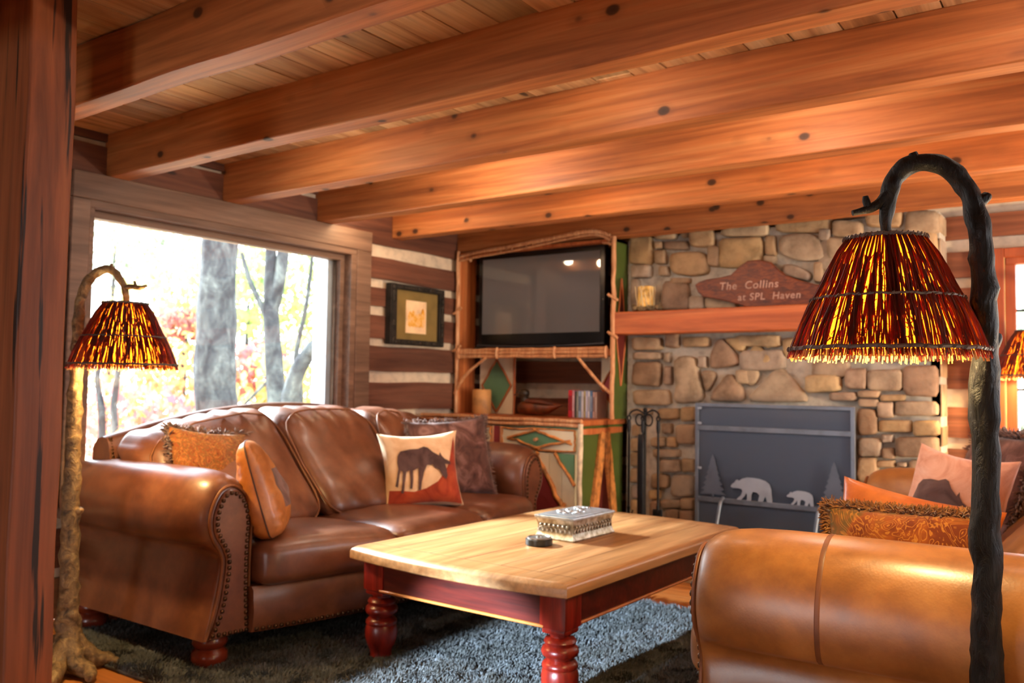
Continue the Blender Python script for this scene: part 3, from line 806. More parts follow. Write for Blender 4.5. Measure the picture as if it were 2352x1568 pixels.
# on the foreground sofa
cushion('lumbar_pillow', 'paisley brocade pillow with thick bushy fringe, behind the tan sofa arm', (-.455, 2.42, .622), (-.02,-1), .08, -.02, .38, .29, .14, F_PAIS2, None, (F_FRNG, .029, 5600, .0022), .05, 14)
cushion('throw_pillow', 'orange leather throw pillow peeking above the paisley fringed pillow', (-.475, 2.58, .61), (-.05,-1), .16, .15, .42, .38, .14, F_ORNG, None, None, .08, 17)
cushion('throw_pillow', 'blush pink throw pillow with grey moose print on the far half of the tan sofa', (-.50, 3.55, .645), (-.45,-.89), .30, .10, .40, .44, .16, [F_PINK, F_RUST, F_MOOSE], None, None, .13, 20, moose_on(2, -1, .8, -.05, .0))
cushion('throw_pillow', 'brown shaggy-edged throw pillow on the tan sofa, rising above the blush pink pillow', (-.42, 4.02, .69), (-.88,-.47), .28, .02, .54, .44, .15, F_BROWN, None, (F_FRNB, .05, 2000, .003), .06, 23)
# ================================================================= coffee table
TX0, TX1, TY0, TY1, TZ = -2.43, -1.43, 2.39, 3.865, .445
tb = thing('coffee_table', 'farmhouse coffee table with honey pine top and distressed red turned legs, on the shag rug', 'table', ((TX0+TX1)/2, (TY0+TY1)/2, 0))
mb = MB(); outl = []
for i in range(17): u = i/16; outl.append((TX0+(TX1-TX0)*u, TY0-.045*(1-(2*u-1)**2)))
for i in range(17): u = i/16; outl.append((TX1-(TX1-TX0)*u, TY1+.045*(1-(2*u-1)**2)))
cx, cy = (TX0+TX1)/2, (TY0+TY1)/2
def ring(ins, z):
    r = []
    for x, y in outl: r.append(Vector((x-math.copysign(ins, x-cx)*(1 if abs(x-cx) > .49 else 0), y-math.copysign(ins, y-cy)*(1 if abs(y-cy) > .6 else .0), z)))
    return r
mb.loft([ring(.004,TZ-.05), ring(0,TZ-.046), ring(0,TZ-.02), ring(.003,TZ-.014), ring(.012,TZ-.005), ring(.02,TZ-.001), ring(.03,TZ)])
part('table_top', mb, W_TABLE, tb, 35, True)
gb = MB()
for i in range(1, 6):
    x = TX0+(TX1-TX0)*i/6; gb.box((x-.0012, TY0+.09, TZ-.0005), (x+.0012, TY1-.09, TZ+.0004))
gb.box((TX0+.02, TY0+.088, TZ-.0005), (TX1-.02, TY0+.0905, TZ+.0004)); gb.box((TX0+.02, TY1-.0905, TZ-.0005), (TX1-.02, TY1-.088, TZ+.0004))
part('board_joint', gb, plain('brown_joint_line', (120,78,40), .7), tb, 0, True)  # thin brown lines along the board joints
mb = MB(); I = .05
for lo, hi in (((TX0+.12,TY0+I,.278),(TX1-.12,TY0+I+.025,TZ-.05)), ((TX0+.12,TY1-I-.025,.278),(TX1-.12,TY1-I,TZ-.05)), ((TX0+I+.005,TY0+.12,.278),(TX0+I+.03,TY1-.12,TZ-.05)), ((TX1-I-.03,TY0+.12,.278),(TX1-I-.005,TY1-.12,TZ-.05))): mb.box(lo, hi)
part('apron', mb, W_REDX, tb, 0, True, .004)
mb = MB()
for a, b in (((TX0+.12,TY0+I-.002,.28),(TX1-.12,TY0+I-.002,.28)), ((TX1-I+.0,TY0+.12,.28),(TX1-I+.0,TY1-.12,.28)), ((TX0+I,TY0+.12,.28),(TX0+I,TY1-.12,.28))): mb.tube([a, b], .006, 8)
part('apron_bead', mb, plain('worn_gold_bead', (176,104,48), .4), tb, 60, True)
for lx in (TX0+.085, TX1-.085):
    for ly in (TY0+.095, TY1-.095):
        mb = MB(); h = .052
        mb.softbox((lx, ly, .335), (h, h, .06), .006, 5)
        mb.softbox((lx, ly, .268), (h-.006, h-.006, .012), .008, 4)
        mb.lathe([(.046,.262),(.044,.25),(.036,.236),(.036,.228),(.05,.222),(.055,.212),(.05,.2),(.06,.192),(.064,.18),(.06,.168),(.048,.16),(.044,.154),(.052,.148),(.06,.14),(.061,.13),(.057,.124),(.06,.118),(.063,.10),(.062,.075),(.055,.05),(.045,.032),(.04,.012),(.042,.004),(.03,.0)], (lx, ly, .018), 32)
        part('leg', mb, W_RED, tb, 45, True)
tb.rotation_euler = (0, 0, math.radians(-1.2))
# pewter box
bx = thing('trinket_box', 'embossed pewter trinket box with a raised floral lid on the coffee table', 'box', (-1.888, 3.17, TZ), math.radians(-2))
mb = MB(); rings = []
for z, d in ((0,.004),(.006,.006),(.02,.0),(.035,-.004),(.06,-.003),(.08,.002),(.084,.003)):
    r = []
    for sx, sy in ((-1,-1),(0,-1),(1,-1),(1,0),(1,1),(0,1),(-1,1),(-1,0)): r.append(Vector((sx*(.09+d), sy*(.158+d), z)))
    rings.append(r)
mb.loft(rings)
for k in range(7):
    x = -.066+.022*k; mb.softbox((x, -.160, .058), (.006,.006,.006), .006, 3)
    pts = [(x+.011*math.cos(a), -.158, .032+.016*math.sin(a)) for a in np.linspace(0, PI, 8)]; mb.tube(pts, .0028, 5)
for k in range(13):
    y = -.135+.0225*k
    for sx in (-1,1):
        mb.softbox((sx*.092, y, .058), (.006,.006,.006), .006, 3); mb.tube([(sx*.09, y+.011*math.cos(a), .032+.016*math.sin(a)) for a in np.linspace(0, PI, 8)], .0028, 5)
def mk_pewter():
    t = NT('pewter', .38, .75, .5); v = t.coord(); f = t.noise(v, 40, 4)
    t.base(t.ramp(f, [(.3,(120,108,88)),(.5,(168,160,140)),(.7,(206,204,196))])); t.bump(f, .3, .003); return t.mat
PEWT = mk_pewter(); PEWL = plain('bright_pewter', (176,184,190), .3, .7, .5, .1, 30)
part('body', mb, PEWT, bx, 40)
mb = MB(); mb.softbox((0,0,.0905), (.098,.166,.0065), .004, 5); mb.softbox((0,0,.098), (.082,.15,.0035), .003, 5)
lid = part('lid', mb, PEWL, bx, 40, label='bright silvery lid')
mb = MB()
for k in range(26):
    a = random.uniform(0, 2*PI); q = math.sqrt(random.random()); mb.softbox((.055*q*math.cos(a), .115*q*math.sin(a), .102), (random.uniform(.008,.016), random.uniform(.008,.016), random.uniform(.004,.009)), .008, 3)
part('floral_relief', mb, PEWL, lid, 60)
rt = thing('round_tin', 'small round dark tin beside the pewter box on the coffee table', 'tin', (-1.885, 2.885, TZ))
mb = MB(); mb.lathe([(.05,0),(.054,.003),(.054,.024),(.05,.027)], (0,0,0), 32); part('body', mb, plain('dark_pewter', (58,58,56), .35, .7), rt, 40)
mb = MB(); mb.lathe([(.049,.0265),(.049,.031),(.043,.033),(.041,.030),(.012,.030),(.010,.036),(.004,.038)], (0,0,0), 32); part('lid', mb, plain('brushed_pewter', (150,150,146), .3, .8), rt, 40)

# ================================================================= shag rug (pile nobody could count)
RX0, RX1, RY0, RY1 = -3.62, -.25, 1.80, 3.92
mb = MB(); mb.softbox(((RX0+RX1)/2, (RY0+RY1)/2, .007), ((RX1-RX0)/2, (RY1-RY0)/2, .007), .006, 6)
RUGM = NT('shag_pile', .95, 0, .15); g = RUGM.n('ShaderNodeNewGeometry'); v = RUGM.coord(rand=False)
RUGM.b.inputs['Sheen Weight'].default_value = .25
RUGM.base(RUGM.mix(.6, RUGM.ramp(RUGM.noise(v, 11, 5, .7), [(.3,(56,56,52)),(.5,(84,86,85)),(.7,(110,115,120))]), RUGM.ramp(g.outputs['Random Per Island'], [(0,(120,110,95)),(.5,(200,198,190)),(1,(255,255,255))]), 'MULTIPLY'))
rug = solo('shag_rug', mb, RUGM.mat, 'dark grey-brown shag rug under the coffee table and both sofas', 'rug', ((RX0+RX1)/2, (RY0+RY1)/2, 0), 0)
def tufts(n):
    X = rng.uniform(RX0-.0, RX1, n); Y = rng.uniform(RY0, RY1, n)
    X += .012*np.sin(Y*31); a = rng.uniform(0, 2*np.pi, n); L = rng.uniform(.016,.027,n); w = rng.uniform(.0014,.003,n)
    cl = np.array([mnoise.noise((x*9, y*9, 0)) for x, y in zip(X, Y)]); a = a*.35 + cl*5
    lean = rng.uniform(.3,.9,n)
    dx, dy = np.cos(a), np.sin(a); px, py = -dy, dx
    V = np.zeros((n,5,3)); z0 = .012
    for i, (h, b) in enumerate(((0,0),(0,0),(.6,.45),(.6,.45),(1,1))):
        V[:,i,0] = X + dx*L*lean*b; V[:,i,1] = Y + dy*L*lean*b; V[:,i,2] = z0 + L*h*(1-.45*lean*b)
    for i, s in ((0,-1),(1,1),(2,-.9),(3,.9)):
        V[:,i,0] += px*w*s; V[:,i,1] += py*w*s
    me = bpy.data.meshes.new('pile'); me.vertices.add(n*5); me.vertices.foreach_set('co', V.reshape(-1))
    base = (np.arange(n)*5)[:,None]
    q = (base + np.array([0,1,3,2])); t = (base + np.array([2,3,4]))
    loops = np.concatenate([q, t], 1).reshape(-1)
    me.loops.add(n*7); me.loops.foreach_set('vertex_index', loops)
    me.polygons.add(n*2); ls = (np.arange(n)*7)[:,None] + np.array([0,4]); me.polygons.foreach_set('loop_start', ls.reshape(-1))
    me.materials.append(RUGM.mat); me.update(calc_edges=True); me.validate(); return me
pm = tufts(150000); pm.transform(Matrix.Translation((-(RX0+RX1)/2, -(RY0+RY1)/2, 0)))
pile = bpy.data.objects.new('pile', pm); COL.objects.link(pile); pile.parent = rug; pile['kind'] = 'stuff'

# ================================================================= twig lamps
BARK = NT('lamp_bark', .5, 0, .22); v = BARK.coord((1,1,.3)); f = BARK.noise(v, 60, 6, .65, .8)
BARK.base(BARK.ramp(f, [(.3,(4,4,4)),(.52,(11,10,10)),(.72,(34,34,38))])); BARK.bump(f, .9, .01); BARK = BARK.mat
BARKLIT = NT('lamp_bark_lamplit', .5, .15, .5); v = BARKLIT.coord(); f = BARKLIT.noise(v, 34, 6, .65, .8)  # lamplight on the left pole is put into this golden bark colour
BARKLIT.base(BARKLIT.ramp(f, [(.3,(58,44,28)),(.55,(128,100,62)),(.75,(178,148,96))])); BARKLIT.bump(f, .9, .01); BARKLIT = BARKLIT.mat
TWIGM = plain('dark_vine', (52,24,16), .5, 0, .5, .3, 25, .2)
_t = TWIGM.node_tree; _tr = _t.nodes.new('ShaderNodeBsdfTranslucent'); _tr.inputs[0].default_value = (.9,.10,.015,1); _mx = _t.nodes.new('ShaderNodeMixShader'); _mx.inputs[0].default_value = .34
_t.links.new(_t.nodes['Principled BSDF'].outputs[0], _mx.inputs[1]); _t.links.new(_tr.outputs[0], _mx.inputs[2]); _t.links.new(_mx.outputs[0], _t.nodes['Material Output'].inputs[0])
def mk_liner():
    m = bpy.data.materials.new('parchment_liner'); m.use_nodes = True; t = m.node_tree; t.nodes.remove(t.nodes['Principled BSDF'])
    o = t.nodes['Material Output']; tr = t.nodes.new('ShaderNodeBsdfTranslucent'); tr.inputs[0].default_value = (.46,.12,.007,1)
    d = t.nodes.new('ShaderNodeBsdfDiffuse'); d.inputs[0].default_value = (.5,.22,.05,1); mx = t.nodes.new('ShaderNodeMixShader'); mx.inputs[0].default_value = .25
    t.links.new(tr.outputs[0], mx.inputs[1]); t.links.new(d.outputs[0], mx.inputs[2]); t.links.new(mx.outputs[0], o.inputs[0]); return m
LINER = mk_liner()
def emis(name, c, s):
    m = bpy.data.materials.new(name); m.use_nodes = True; b = m.node_tree.nodes['Principled BSDF']
    b.inputs['Emission Color'].default_value = (*c, 1); b.inputs['Emission Strength'].default_value = s; return m
BULB = emis('warm_bulb', (1,.72,.36), 14)
RT, RB, HS = .071, .199, .264
def sh_r(s): return float(np.interp(s, [0,.12,.26,.44,.575,.77,1,1.2], [.071,.094,.113,.134,.153,.176,.197,.212]))
def make_shade_meshes():
    tw = MB()
    for k in range(680):
        a = random.uniform(0, 2*PI) if k % 2 else 2*PI*k/680; s0 = random.choice([0,0,0,.0,.25,.45]); s1 = random.choice([1.02,1.02,1.0,.95,.7])
        if k % 3 == 0: s0 = random.uniform(.05,.6)
        pts = []; da = random.gauss(0,.09); w = random.uniform(.0,.03); ph = random.uniform(0, 6)
        off = random.uniform(.0,.010)
        for i in range(8):
            s = s0+(s1-s0)*i/7; aa = a + da*(s-s0) + w*math.sin(ph+s*7); r = sh_r(s)+.003+off
            pts.append((r*math.cos(aa), r*math.sin(aa), -HS*s + random.uniform(-.002,.002)))
        r0 = random.uniform(.0011,.0024); tw.tube(pts, [r0]*7+[r0*.6], 4, cap=False)
    for k in range(1100):     # fine side shoots
        a = random.uniform(0, 2*PI); s = random.uniform(.15,.97); r = sh_r(s)+random.uniform(.004,.012); pts = []
        d = random.choice([-1,1])*random.uniform(.03,.10)
        for i in range(4):
            ss = s + .06*i/3*random.uniform(.5,1.2); pts.append(((sh_r(ss)+.006)*math.cos(a+d*i/3), (sh_r(ss)+.006)*math.sin(a+d*i/3), -HS*ss))
        tw.tube(pts, [.0014,.0012,.001,.0006], 3, cap=False)
    rg = MB()
    for s, rr in ((.0,.0045),(.52,.003),(.945,.0045)):
        pts = [((sh_r(s)+.012)*math.cos(2*PI*i/48), (sh_r(s)+.012)*math.sin(2*PI*i/48), -HS*s+.0015*math.sin(i*4.1)) for i in range(48)]
        rg.tube(pts, rr, 5, closed=True)
        for i in range(44):
            a = 2*PI*i/44; c, q = math.cos(a), math.sin(a); R = sh_r(s)+.012
            rg.tube([((R+rr)*c-.004*q, (R+rr)*q+.004*c, -HS*s+rr), ((R+rr*1.4)*c, (R+rr*1.4)*q, -HS*s), ((R+rr)*c+.004*q, (R+rr)*q-.004*c, -HS*s-rr)], .0018, 4)
    fr = MB()
    for k in range(260):
        a = 2*PI*k/260+random.uniform(-.01,.01); r = sh_r(.97)+random.uniform(.0,.008); L = random.uniform(.008,.022)
        fr.tube([(r*math.cos(a), r*math.sin(a), -HS*.965), ((r+.004)*math.cos(a+.01), (r+.004)*math.sin(a+.01), -HS*.965-L)], .0018, 3, cap=False)
    ln = MB(); n = 64; vs = []; fs = []
    for i in range(13):
        s = i/12*.965
        for k in range(n): a = 2*PI*k/n; vs.append((sh_r(s)*math.cos(a), sh_r(s)*math.sin(a), -HS*s))
    for i in range(12):
        for k in range(n): fs.append((i*n+k, i*n+(k+1) % n, (i+1)*n+(k+1) % n, (i+1)*n+k))
    ln.add(vs, fs)
    return tw, rg, fr, ln
TW_, RG_, FR_, LN_ = make_shade_meshes()
ME_TW = mesh_of('twig_cover', TW_, TWIGM, 60); ME_RG = mesh_of('binding_ring', RG_, plain('grey_binding', (92,80,76), .5), 60)
ME_FR = mesh_of('twig_ends', FR_, plain('cut_twig_ends', (206,150,84), .7), 60); ME_LN = mesh_of('shade_liner', LN_, LINER, 60)
bb = MB(); bb.lathe([(.012,-.05),(.014,-.075),(.028,-.105),(.031,-.125),(.026,-.145),(.012,-.157),(.002,-.159)], (0,0,0), 16)
ME_BU = mesh_of('bulb', bb, BULB, 60)
sk = MB(); sk.lathe([(.008,.02),(.010,.0),(.018,-.01),(.018,-.05),(.01,-.055)], (0,0,0), 16)
for k in range(3): a = 2*PI*k/3; sk.tube([(0,0,-.004),(RT*math.cos(a),RT*math.sin(a),-.004)], .002, 5)
ME_SK = mesh_of('socket', sk, IRON, 50)
def smooth_path(pts, rads, k=6):
    P_ = [Vector(p) for p in pts]; out = []; ro = []
    N = len(P_)
    for i in range(N-1):
        p0 = P_[max(i-1,0)]; p1 = P_[i]; p2 = P_[i+1]; p3 = P_[min(i+2,N-1)]
        for j in range(k):
            t = j/k; out.append(.5*((2*p1)+(p2-p0)*t+(2*p0-5*p1+4*p2-p3)*t*t+(3*p1-p0-3*p2+p3)*t**3)); ro.append(rads[i]*(1-t)+rads[i+1]*t)
    out.append(P_[-1]); ro.append(rads[-1]); return out, ro
def twig_lamp(label, base, path, rads, twigs, neck, mat, group, power, root_len=1.0):
    root = thing('twig_lamp', label, 'lamp', base, 0, group); B = Vector(base)
    p, r = smooth_path(path, rads, 7); mb = MB(); mb.tube([q-B for q in p], r, 18, rough=.38, rs=34)
    for pts, rr in twigs:
        q, r2 = smooth_path(pts, rr, 5); mb.tube([x-B for x in q], r2, 9, rough=.25, rs=40)
    pole = part('branch_pole', mb, mat, root, 60)
    rb = MB()
    for k in range(7):
        a = 2*PI*k/7 + random.uniform(-.2,.2); L = random.uniform(.15,.2)*root_len; c, s = math.cos(a), math.sin(a)
        q, r2 = smooth_path([(0,0,.16),(.03*c,.03*s,.10),(.08*c*root_len,.08*s*root_len,.045),(L*.75*c-.02*s,L*.75*s+.02*c,.026),(L*c,L*s,.018)], [.03,.034,.032,.026,.012], 5)
        rb.tube(q, r2, 9, rough=.25, rs=30)
    part('root_base', rb, mat, root, 60)
    n = Vector(neck)-B
    def sub(nm, me, par, lab=None):
        o = bpy.data.objects.new(nm, me); COL.objects.link(o); o.parent = par; o.location = n if par is root else (0,0,0)
        if par is root: o.scale = (.9,.9,.9)
        if lab: o['label'] = lab
        return o
    shade = sub('lamp_shade', ME_TW, root, 'dark twig shade glowing orange'); sub('binding_ring', ME_RG, shade); sub('twig_ends', ME_FR, shade); sub('shade_liner', ME_LN, shade)
    so = sub('socket', ME_SK, root); sub('bulb', ME_BU, so)
    L = bpy.data.lights.new('lamp_glow', 'POINT'); L.energy = power; L.color = (1,.70,.30); L.shadow_soft_size = .035
    lo = bpy.data.objects.new('lamp_glow', L); COL.objects.link(lo); lo.location = Vector(neck) + Vector((0,0,-.165))
    return root
D1 = 1.74
def dp(px, py, d=D1): return dep(px, py, d)
DP = 1.665
pole_pts = [dp(2036,552), dp(2035,500), dp(2045,440), dp(2066,400,1.735), dp(2105,374,1.72), dp(2155,376,1.70), dp(2205,412,1.685), dp(2238,475,1.675), dp(2254,570,DP), dp(2262,750,DP), dp(2262,1000,DP), dp(2265,1300,DP), dp(2267,1500,DP), dp(2268,1640,DP)]
bfoot = Vector((pole_pts[-1].x, pole_pts[-1].y, 0)); pole_pts += [Vector((bfoot.x, bfoot.y, .3)), Vector((bfoot.x, bfoot.y, .12))]
pr = [x*D1/FPX for x in (11,14,19,22,20,19,20,23,26,28,29,30,31,33,34,38)]
tw = [([dp(2050,432), dp(2025,462), dp(1995,480), dp(1958,489)], [.014,.011,.0085,.006]), ([dp(1995,480), dp(1990,462), dp(1988,450)], [.007,.007,.005]),
      ([dp(2098,378,1.72), dp(2098,358,1.72), dp(2096,350,1.72)], [.013,.010,.007]), ([dp(2240,470,1.675), dp(2262,455,1.67), dp(2268,446,1.67)], [.018,.012,.008]),
      ([dp(2265,800,DP), dp(2286,780,DP), dp(2292,765,DP)], [.022,.012,.006])]
lamp_a = twig_lamp('tall twig-shaded lamp with dark bark pole in the right foreground beside the tan sofa arm', bfoot, pole_pts, pr, tw, dp(2033,549), BARK, 'twig-shaded branch lamps', 15, .22)
D2 = 3.17
q = lambda px, py, d=D2: dep(px, py, d)
lp = [q(290,695), q(289,676), q(282,652), q(268,630), q(248,619), q(220,628), q(196,655), q(183,705), q(178,790), q(174,870), q(168,1000), q(166,1100), q(160,1250), q(160,1380)]
lb = Vector((lp[-1].x, lp[-1].y, 0)); lp += [Vector((lb.x, lb.y, .2)), Vector((lb.x, lb.y, .10))]
lr = [x*D2/FPX for x in (6,7,8,9,9,10,11,12,13.5,15,17,18,20,22,25,29)]
tw = [([q(286,660), q(305,658), q(320,661), q(337,656)], [.010,.009,.008,.005]), ([q(312,658), q(310,650), q(308,645)], [.006,.005,.003]), ([q(255,620), q(256,612), q(257,605)], [.012,.008,.004]), ([q(166,1180), q(180,1172), q(184,1166)], [.02,.016,.012])]
lamp_b = twig_lamp('twig-shaded lamp with gnarled golden lamplit pole between the timber post and the sofa', lb, lp, lr, tw, q(288,697), BARKLIT, 'twig-shaded branch lamps', 20)
D3 = 4.3
n3 = dep(2372, 735, D3); n3.z = 1.385
b3 = Vector((n3.x+.27, n3.y+.12, 0))
lp = [n3+Vector((0,0,-.002)), n3+Vector((.0,0,.06)), n3+Vector((.05,.02,.13)), n3+Vector((.14,.06,.15)), n3+Vector((.22,.10,.08)), n3+Vector((.26,.115,-.1)), Vector((b3.x,b3.y,.9)), Vector((b3.x,b3.y,.5)), Vector((b3.x,b3.y,.1))]
lamp_c = twig_lamp('twig-shaded lamp in front of the window at the right edge of the view', b3, lp, [.012,.013,.014,.016,.018,.021,.025,.028,.036], [], n3, BARK, 'twig-shaded branch lamps', 16, .5)
# ================================================================= media cabinet
CX0, CX1, CYF, CYB, CZ = -3.872, -2.62, 4.445, 4.985, .868
cab = thing('media_cabinet', 'painted rustic television cabinet with twig trim and diamond doors in the corner', 'cabinet', ((CX0+CX1)/2, 4.75, 0))
mb = MB(); mb.box((CX0,CYF+.015,.06),(CX1-.014,CYB,CZ-.035)); part('base_body', mb, P_CREAM, cab, 0, True, .004)
mb = MB(); mb.box((CX0,CYF+.03,0),(CX1-.02,CYB-.03,.06)); part('plinth', mb, W_CABIN, cab, 0, True, .003)
mb = MB(); mb.box((CX0,CYF,CZ-.035),(CX1,CYB+.2,CZ)); part('cabinet_top', mb, W_CABIN, cab, 0, True, .006)
def twig(mb, a, b, r, seg=7, j=.003, n=7):
    a = Vector(a); b = Vector(b); pts = []
    for i in range(seg+1):
        t = i/seg; p = a.lerp(b, t) + Vector((random.gauss(0,j),random.gauss(0,j),random.gauss(0,j)))*(0 < i < seg); pts.append(p)
    mb.tube(pts, [r*random.uniform(.9,1.1) for _ in pts], n, rough=.15, rs=40)
mb = MB()
twig(mb, (CX0+.0,CYF-.004,CZ-.004), (CX1+.01,CYF-.004,CZ-.004), .013, 14); twig(mb, (CX0+.03,CYF-.004,CZ-.034), (CX1-.01,CYF-.004,CZ-.034), .013, 14)
part('top_twig_rail', mb, W_TWIG, cab, 60, True)
BIRCH = plain('birch_twig', (214,196,168), .6, 0, .4, .15, 20)
for xx in (CX1+.004, CX0+.012):
    mb = MB(); twig(mb, (xx,CYF-.004,.0), (xx,CYF-.004,CZ-.02), .015, 12); part('corner_twig_post', mb, BIRCH, cab, 60, True)
mb = MB(); mb.box((CX0+.03,CYF+.004,.815),(CX1-.02,CYF+.0152,.838)); part('green_frieze', mb, P_GREEN, cab, 0, True, label='green painted strip')
mb = MB(); mb.box((-3.262,CYF+.0,.05),(-3.205,CYF+.0155,.815)); st_ = part('center_stile', mb, P_REDP, cab, 0, True, .003, label='red painted stile')
mb = MB(); twig(mb, (-3.266,CYF-.001,.05),(-3.266,CYF-.001,.815),.009); twig(mb, (-3.203,CYF-.001,.05),(-3.203,CYF-.001,.815),.009); part('stile_twig', mb, W_TWIG, st_, 60, True)
def dia(mb, cx, cz, hw, hh, y, t, mat=0): mb.poly([(cx-hw,cz),(cx,cz-hh),(cx+hw,cz),(cx,cz+hh)], t, lambda a, b, h: Vector((a, y-h, b)), mat)
for (x0, x1, col, nm) in ((-3.835,-3.28,P_REDP,'red'), (-3.192,-2.655,P_GREEN,'green')):
    mb = MB(); mb.box((x0,CYF-.006,.682),(x1,CYF+.0155,.806)); dr = part('drawer', mb, P_CREAM, cab, 0, True, .004, 'cream drawer with %s diamond' % nm)
    cx_, cz_ = (x0+x1)/2, .745
    mb = MB(); dia(mb, cx_, cz_, .19, .052, CYF-.006, .004); part('diamond_inlay', mb, col, dr, 0, True)
    mb = MB(); hw, hh = .20, .056
    for a, b in (((-hw-.02,0),(.02,-hh)),((-.01,-hh),(hw+.04,.0)),((hw+.05,-.02),(-.02,hh+.004)),((.0,hh),(-hw-.02,-.004))): twig(mb, (cx_+a[0],CYF-.014,cz_+a[1]), (cx_+b[0],CYF-.014,cz_+b[1]), .008)
    part('diamond_twig', mb, W_BARKTWIG, dr, 60, True)
    mb = MB(); twig(mb, (cx_,CYF-.008,cz_), (cx_+.004,CYF-.04,cz_-.003), .011, 3, 0); part('knob', mb, W_TWIG, dr, 60, True)
    mb = MB()
    for a, b in (((x0,.682),(x1,.682)),((x0,.806),(x1,.806)),((x0,.682),(x0,.806)),((x1,.682),(x1,.806))): twig(mb, (a[0],CYF-.005,a[1]), (b[0],CYF-.005,b[1]), .006)
    part('drawer_edge_twig', mb, W_BARKTWIG, dr, 60, True)
    # door of beaded boards
    mb = MB(); n = 6
    for i in range(n): w = (x1-x0)/n; mb.box((x0+w*i+.0015,CYF-.004,.075),(x0+w*(i+1)-.0015,CYF+.0155,.665))
    do = part('door', mb, P_CREAM, cab, 0, True, .002)
    cz_ = .36
    mb = MB(); dia(mb, cx_, cz_, .17, .275, CYF-.004, .004); part('diamond_panel', mb, P_REDP, do, 0, True, label='red diamond panel')
    for sx, xe in ((-1, x0), (1, x1)):
        for za, zb_ in ((.665,.49),(.075,.25)):
            mb = MB(); mb.poly([(xe,za),(xe-sx*.13,za),(xe,zb_)], .004, lambda a, b, h: Vector((a, CYF-.004-h, b))); part('corner_panel', mb, P_GREEN, do, 0, True, label='green corner triangle')
    mb = MB(); hw, hh = .18, .285
    for a, b in (((-hw-.015,.02),(.01,hh+.02)),((-.01,hh+.01),(hw+.02,-.02)),((hw+.03,.01),(-.0,-hh)),((.0,-hh),(-hw-.02,.0))): twig(mb, (cx_+a[0],CYF-.014,cz_+a[1]), (cx_+b[0],CYF-.014,cz_+b[1]), .014, 8, .004)
    for sx, xe in ((-1, x0), (1, x1)):
        twig(mb, (xe-sx*.135,CYF-.012,.668), (xe+sx*.005,CYF-.012,.48), .011); twig(mb, (xe-sx*.135,CYF-.012,.072), (xe+sx*.005,CYF-.012,.26), .011)
    part('diamond_twig', mb, W_BARKTWIG, do, 60, True)
# right side of the base
SX = CX1-.014
mb = MB(); mb.box((SX,CYF+.02,.02),(SX+.012,CYB,CZ-.036)); sp = part('side_panel', mb, P_DGREEN, cab, 0, True, label='moss green side panel')
mb = MB(); mb.poly([(4.52,.03),(4.92,.03),(4.72,.62)], .006, lambda a, b, h: Vector((SX+.012+h, a, b))); part('triangle_inlay', mb, P_DRED, sp, 0, True, label='oxblood red triangle')
def slab(mb, a, b, w, x, t):
    a = Vector((0,*a)); b = Vector((0,*b)); d = (b-a).normalized(); n_ = Vector((0,-d.z,d.y)); pts = []; N = 9
    L = []; R = []
    for i in range(N+1):
        p = a.lerp(b, i/N); k = w*(1+random.uniform(-.16,.16)); L.append(p+n_*k); R.append(p-n_*k)
    o = L+R[::-1]; M_ = len(o)
    vs = [Vector((x,p.y,p.z)) for p in o]+[Vector((x+t,p.y*.9+(sum(q.y for q in o)/M_)*.1,p.z)) for p in o]
    mb.add(vs, [tuple(range(M_))[::-1], tuple(range(M_,2*M_))]+[(i,(i+1)%M_,M_+(i+1)%M_,M_+i) for i in range(M_)])
mb = MB(); slab(mb, (4.535,.03),(4.715,.79), .038, SX+.012, .02); slab(mb, (4.905,.03),(4.735,.79), .038, SX+.0125, .022); part('half_log_a_frame', mb, W_BARKTWIG, sp, 40, True)
mb = MB(); slab(mb, (4.47,.80),(4.985,.80), .017, SX+.012, .014); part('side_rail', mb, W_CABIN, sp, 40, True)
# hutch
HY0, HY1, HZ0, HZ1 = 4.815, 5.0, CZ, 2.02
HX0, HX1 = -3.872, -2.60
hu = MB(); hu.box((HX0,HY0,HZ0),(HX0+.022,HY1,HZ1)); part('hutch_side', hu, W_CABIN, cab, 0, True, .003)
hu = MB(); hu.box((HX1-.022,HY0,HZ0),(HX1-.004,HY1,HZ1)); hr = part('hutch_side', hu, W_CABIN, cab, 0, True, .003)
hu = MB(); hu.box((HX1-.0045,HY0+.012,HZ0),(HX1,HY1,HZ1)); hg = part('green_side_panel', hu, P_DGREEN, hr, 0, True, label='moss green outer panel')
for zc, hh in ((1.60,.20), (1.27,.20)):
    pass
mb = MB(); mb.poly([(4.845,1.40),(4.905,1.09),(4.965,1.40),(4.905,1.76)], .004, lambda a, b, h: Vector((HX1+h, a, b))); part('diamond_inlay', mb, P_DRED, hr, 0, True, label='oxblood diamond')
mb = MB()
for a, b in (((4.84,1.40),(4.905,1.08)),((4.905,1.08),(4.97,1.40)),((4.97,1.40),(4.905,1.77)),((4.905,1.77),(4.84,1.40))): twig(mb, (HX1+.004,*a),(HX1+.004,*b),.006,5,.001)
part('diamond_twig', mb, W_CABIN, hr, 60, True)
hu = MB(); hu.box((HX0,HY0,HZ1-.02),(HX1,HY1,HZ1)); part('hutch_top', hu, W_CABIN, cab, 0, True)
hu = MB(); hu.box((HX0+.02,HY0,1.272),(HX1-.02,5.21,1.31)); sh = part('middle_shelf', hu, W_CABIN, cab, 0, True)
mb = MB()
for k, (z, r) in enumerate(((1.316,.012),(1.294,.014),(1.270,.012))): twig(mb, (HX0+.02,HY0-.008,z),(HX1-.04,HY0-.008,z), r, 14, .0015)
for x in (-3.84,-3.50,-3.03,-2.645): mb.tube([(x+.0,HY0-.022+.026*math.cos(a)*.4,1.293+.036*math.sin(a)) for a in np.linspace(0,2*PI,14)][:-1], .008, 6, closed=True)
